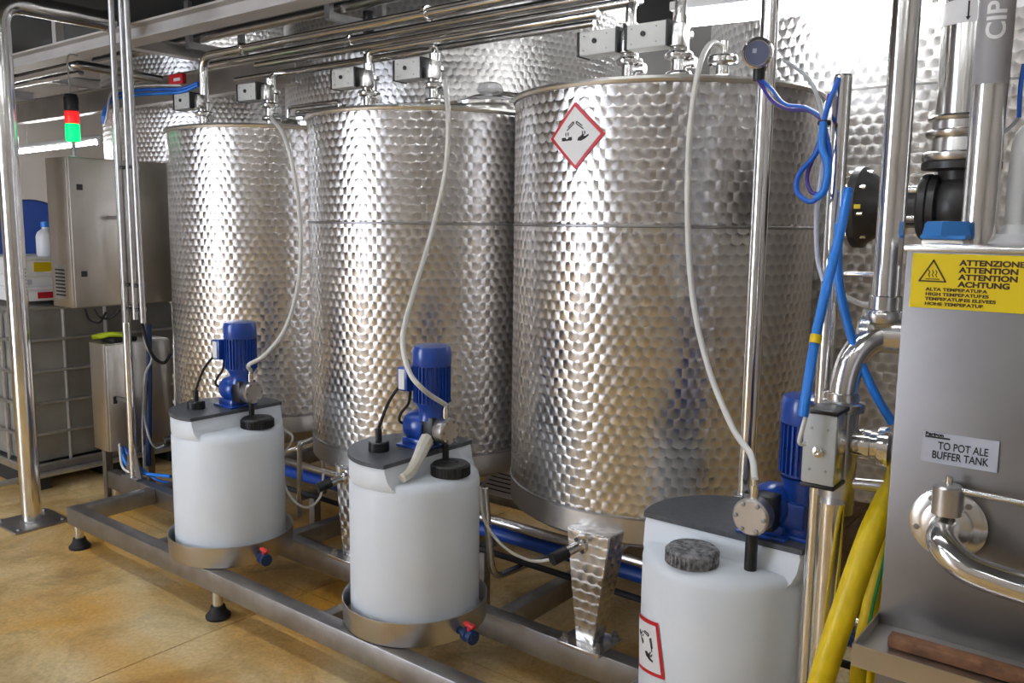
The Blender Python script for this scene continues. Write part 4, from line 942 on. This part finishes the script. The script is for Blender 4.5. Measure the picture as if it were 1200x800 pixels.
# pale pipe at the right edge
bw = vert(1192, 220, 2.1); t = thing('pale_pipe', 'pale pipe ending in a white round base at the right edge', 'pipe', bw, RZ)
zz = PV(1190, 280, 2.1).z; z2 = PV(1196, 150, 2.1).z
MB().tube(cr([bw+Z*zz, bw+Z*(z2-.05), bw+Z*z2+U*.02, bw+Z*(z2+.04)+U*.08], 6), .018, 16).build('tube', 'white_plastic', t)
MB().lathe([(.07, 0), (.07, .012), (.03, .03), (.022, .05)], bw+Z*zz-Z*.02, n=28).build('base', 'white_plastic', t)
MB().cyl(bw+Z*1.0, bw+Z*(zz-.02), .02).build('stand', 'steel_tube', t)
tube_path('blue_cable', 'short blue cable hanging at the right edge', [(1200, 75, 2.1), (1196, 100, 2.1), (1194, 138, 2.1)], .0045, 'tube_blue', 'cable')
tube_path('grey_cable', 'thin grey wire slanting at the right edge', [(1194, 138, 2.1), (1185, 148, 2.1), (1173, 157, 2.08)], .004, 'cable_grey', 'cable')
tube_path('yellow_cable', 'thin yellow cable right of the CIP pipe', [(1156, 272, 2.12), (1157, 240, 2.12), (1159, 200, 2.12)], .004, 'hose_yellow', 'cable')
tube_path('white_air_tube', 'white air tube crossing behind the product pipe', [(988, 345, 2.05), (1000, 352, 2.05), (1015, 357, 2.05), (1030, 352, 2.05)], .006, 'tube_white', 'hose')
pipe('tie_pipe', 'short horizontal steel rod joining post and product pipe', 'pipe', [PV(990, 321, 1.99), PV(1030, 322, 1.98)], .006, 'steel_tube')

# machine with tray
vM = 1.70; uM = -.405; zM = 1.562; zT = .842
t = thing('steel_machine', 'tall stainless steel machine housing with yellow heat warning label at the right edge', 'machine', G(uM+.35, vM+.13, 0), RZ)
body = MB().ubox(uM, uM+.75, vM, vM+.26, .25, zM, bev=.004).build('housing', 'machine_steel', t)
MB().ubox(uM-.004, uM+.754, vM-.004, vM+.264, zM-.002, zM+.01, bev=.003).build('top_lid', 'steel_tube', t)
tr = MB().ubox(uM-.0, uM+.75, vM-.16, vM, zT-.012, zT-.008).ubox(uM, uM+.75, vM-.163, vM-.16, zT-.03, zT+.012).ubox(uM-.003, uM, vM-.163, vM+.02, zT-.03, zT+.012).build('tray', 'steel_sheet', t)
for (u, v) in ((uM+.04, vM+.05), (uM+.7, vM+.05), (uM+.04, vM+.21), (uM+.7, vM+.21)): MB().cyl(G(u, v, 0), G(u, v, .25), .025).build('leg', 'steel_tube', t)
yl = MB().ubox(-.392, -.14, vM-.003, vM-.0005, 1.458, 1.560-.003).build('warning_label', 'label_yellow', t)
fo = lambda u, z: G(u, vM-.0032, z)
for k, s in enumerate(('ATTENZIONE', 'ATTENTION', 'ATTENTION', 'ACHTUNG')): text(s, .0135, 'ink_brown', yl, fo(-.313, 1.5375-k*.0128), FACE_V, bold=.0006, sx=1.22)
for k, s in enumerate(('ALTA TEMPERATURA', 'HIGH TEMPERATURES', 'TEMPERATURES ELEVEES', 'HOHE TEMPERATUR')): text(s, .0080, 'ink_brown', yl, fo(-.366, 1.4900-k*.0088), FACE_V, bold=.0003, sx=1.32)
MF = Matrix.Translation(fo(-.356, 1.507)) @ FACE_V.to_4x4()
def strip(x0, y0, x1, y1, w_, par, mat='ink_brown', M=MF):
    d = Vector((x1-x0, y1-y0)).normalized(); n_ = Vector((-d.y, d.x))*w_/2; d = d*w_*.4
    MB().prism([(x0-d.x-n_.x, y0-d.y-n_.y), (x1+d.x-n_.x, y1+d.y-n_.y), (x1+d.x+n_.x, y1+d.y+n_.y), (x0-d.x+n_.x, y0-d.y+n_.y)], -.0003, .0008, M).build('pictogram', mat, par, smooth=False)
tri = [(-.022, 0), (.022, 0), (0, .038)]
for a, c_ in zip(tri, tri[1:]+tri[:1]): strip(*a, *c_, .0025, yl)
strip(-.011, .004, .011, .004, .0015, yl)
for x in (-.006, 0, .006):
    for i in range(3): strip(x+(-1)**i*.0012, .008+i*.004, x-(-1)**i*.0012, .012+i*.004, .0012, yl)
lb = MB().ubox(-.352, -.226, vM-.003, vM-.0005, 1.172, 1.229).build('name_label', 'label_blue_grey', t)
text('TO POT ALE', .0200, 'ink_black', lb, fo(-.283, 1.199), FACE_V, align='CENTER', bold=.0003, sx=.74)
text('BUFFER TANK', .0200, 'ink_black', lb, fo(-.287, 1.181), FACE_V, align='CENTER', bold=.0003, sx=.74)
MB().ubox(-.347, -.305, vM-.0038, vM-.003, 1.2185, 1.2215).build('logo_bar', 'ink_black', lb)
text('Barison', .0085, 'ink_black', lb, fo(-.347, 1.2225), FACE_V, bold=.0005, sx=1.2)
# outlet elbow of the machine
pc = PV(1112, 612, vM)
t = thing('outlet_elbow', 'polished outlet bend with flange on the machine front', 'pipe', pc, RZ)
MB().lathe([(.062, 0), (.066, .003), (.066, .012), (.058, .016), (.044, .018), (.044, .03), (.036, .034)], pc, -V, 40).build('flange', 'steel_tube', t)
for i in range(5):
    a = i*2*math.pi/5+.9; d = U*math.cos(a)+Z*math.sin(a); MB().lathe([(.006, 0), (.006, .006), (0, .007)], pc+d*.053-V*.012, -V, 6).build('bolt', 'steel_dull', t)
MB().tube(fil([pc-V*.02, pc-V*.075-Z*.015, pc-V*.095+U*.045-Z*.045, pc-V*.095+U*.13-Z*.058, pc-V*.095+U*.3-Z*.06], .045, 8), .027, 24).build('bend', 'steel_polished', t)
MB().lathe([(.0275, -.004), (.0285, -.002), (.0285, .002), (.0275, .004)], pc-V*.095+U*.15-Z*.0585, U, 24, cap=False).build('weld', 'steel_tube', t)
hz = pc-V*.03+Z*.045
MB().lathe([(.026, 0), (.026, .05), (.022, .054), (0, .056)], hz-Z*.02+V*0, n=28).build('valve_stem', 'steel_sheet', t)
MB().cyl(hz+Z*.034, hz+Z*.05, .006).cyl(hz+Z*.028, hz+Z*.026+U*.17-V*.01, .006).build('lever', 'steel_tube', t)
MB().box(hz+Z*.02+U*.15-V*.01, (.04, .035, .06), RZ, bev=.006).build('lever_block', 'white_plastic', t)
MB().cyl(hz-Z*.01+U*.15-V*.01, hz-Z*.03+U*.15-V*.01, .016).build('lever_nut', 'black_plastic', t)
o = MB().box(PZ(1126, 772, zT+.005)-Z*.0, (.24, .03, .022), RZ, bev=.003).build('wooden_bar', 'wood_bar'); _tag(o, 'worn reddish-brown wooden bar lying on the machine tray', 'bar')
# yellow hoses
def hose(name, label, pix, r, mat, stripe=None):
    pts = cr([PV(x, y, v) for x, y, v in pix], 10); t = thing(name, label, 'hose', pts[-1], 0)
    MB().tube(pts, r, 18).build('hose', mat, t)
    if stripe: MB().tube([p_+(cam_c-p_).normalized()*r*.82+ix*r*.25 for p_ in pts], r*.32, 8).build('stripe', stripe, t)
hose('yellow_hose', 'thick yellow hose hanging at the left edge of the machine', [(1058, 540, 2.08), (1047, 570, 1.96), (1021, 626, 1.84), (993, 705, 1.78), (968, 780, 1.75), (950, 845, 1.74)], .0265, 'hose_yellow')
hose('striped_hose', 'thinner yellow hose with a green stripe between the thick hose and the machine', [(1048, 560, 2.0), (1036, 640, 1.92), (1022, 700, 1.87), (1008, 770, 1.83), (1002, 830, 1.83)], .017, 'hose_yellow', 'hose_green')
hose('striped_hose', 'plain yellow hose rightmost beside the tray', [(1046, 590, 2.02), (1034, 680, 1.95), (1020, 770, 1.92), (1014, 830, 1.92)], .016, 'hose_yellow')
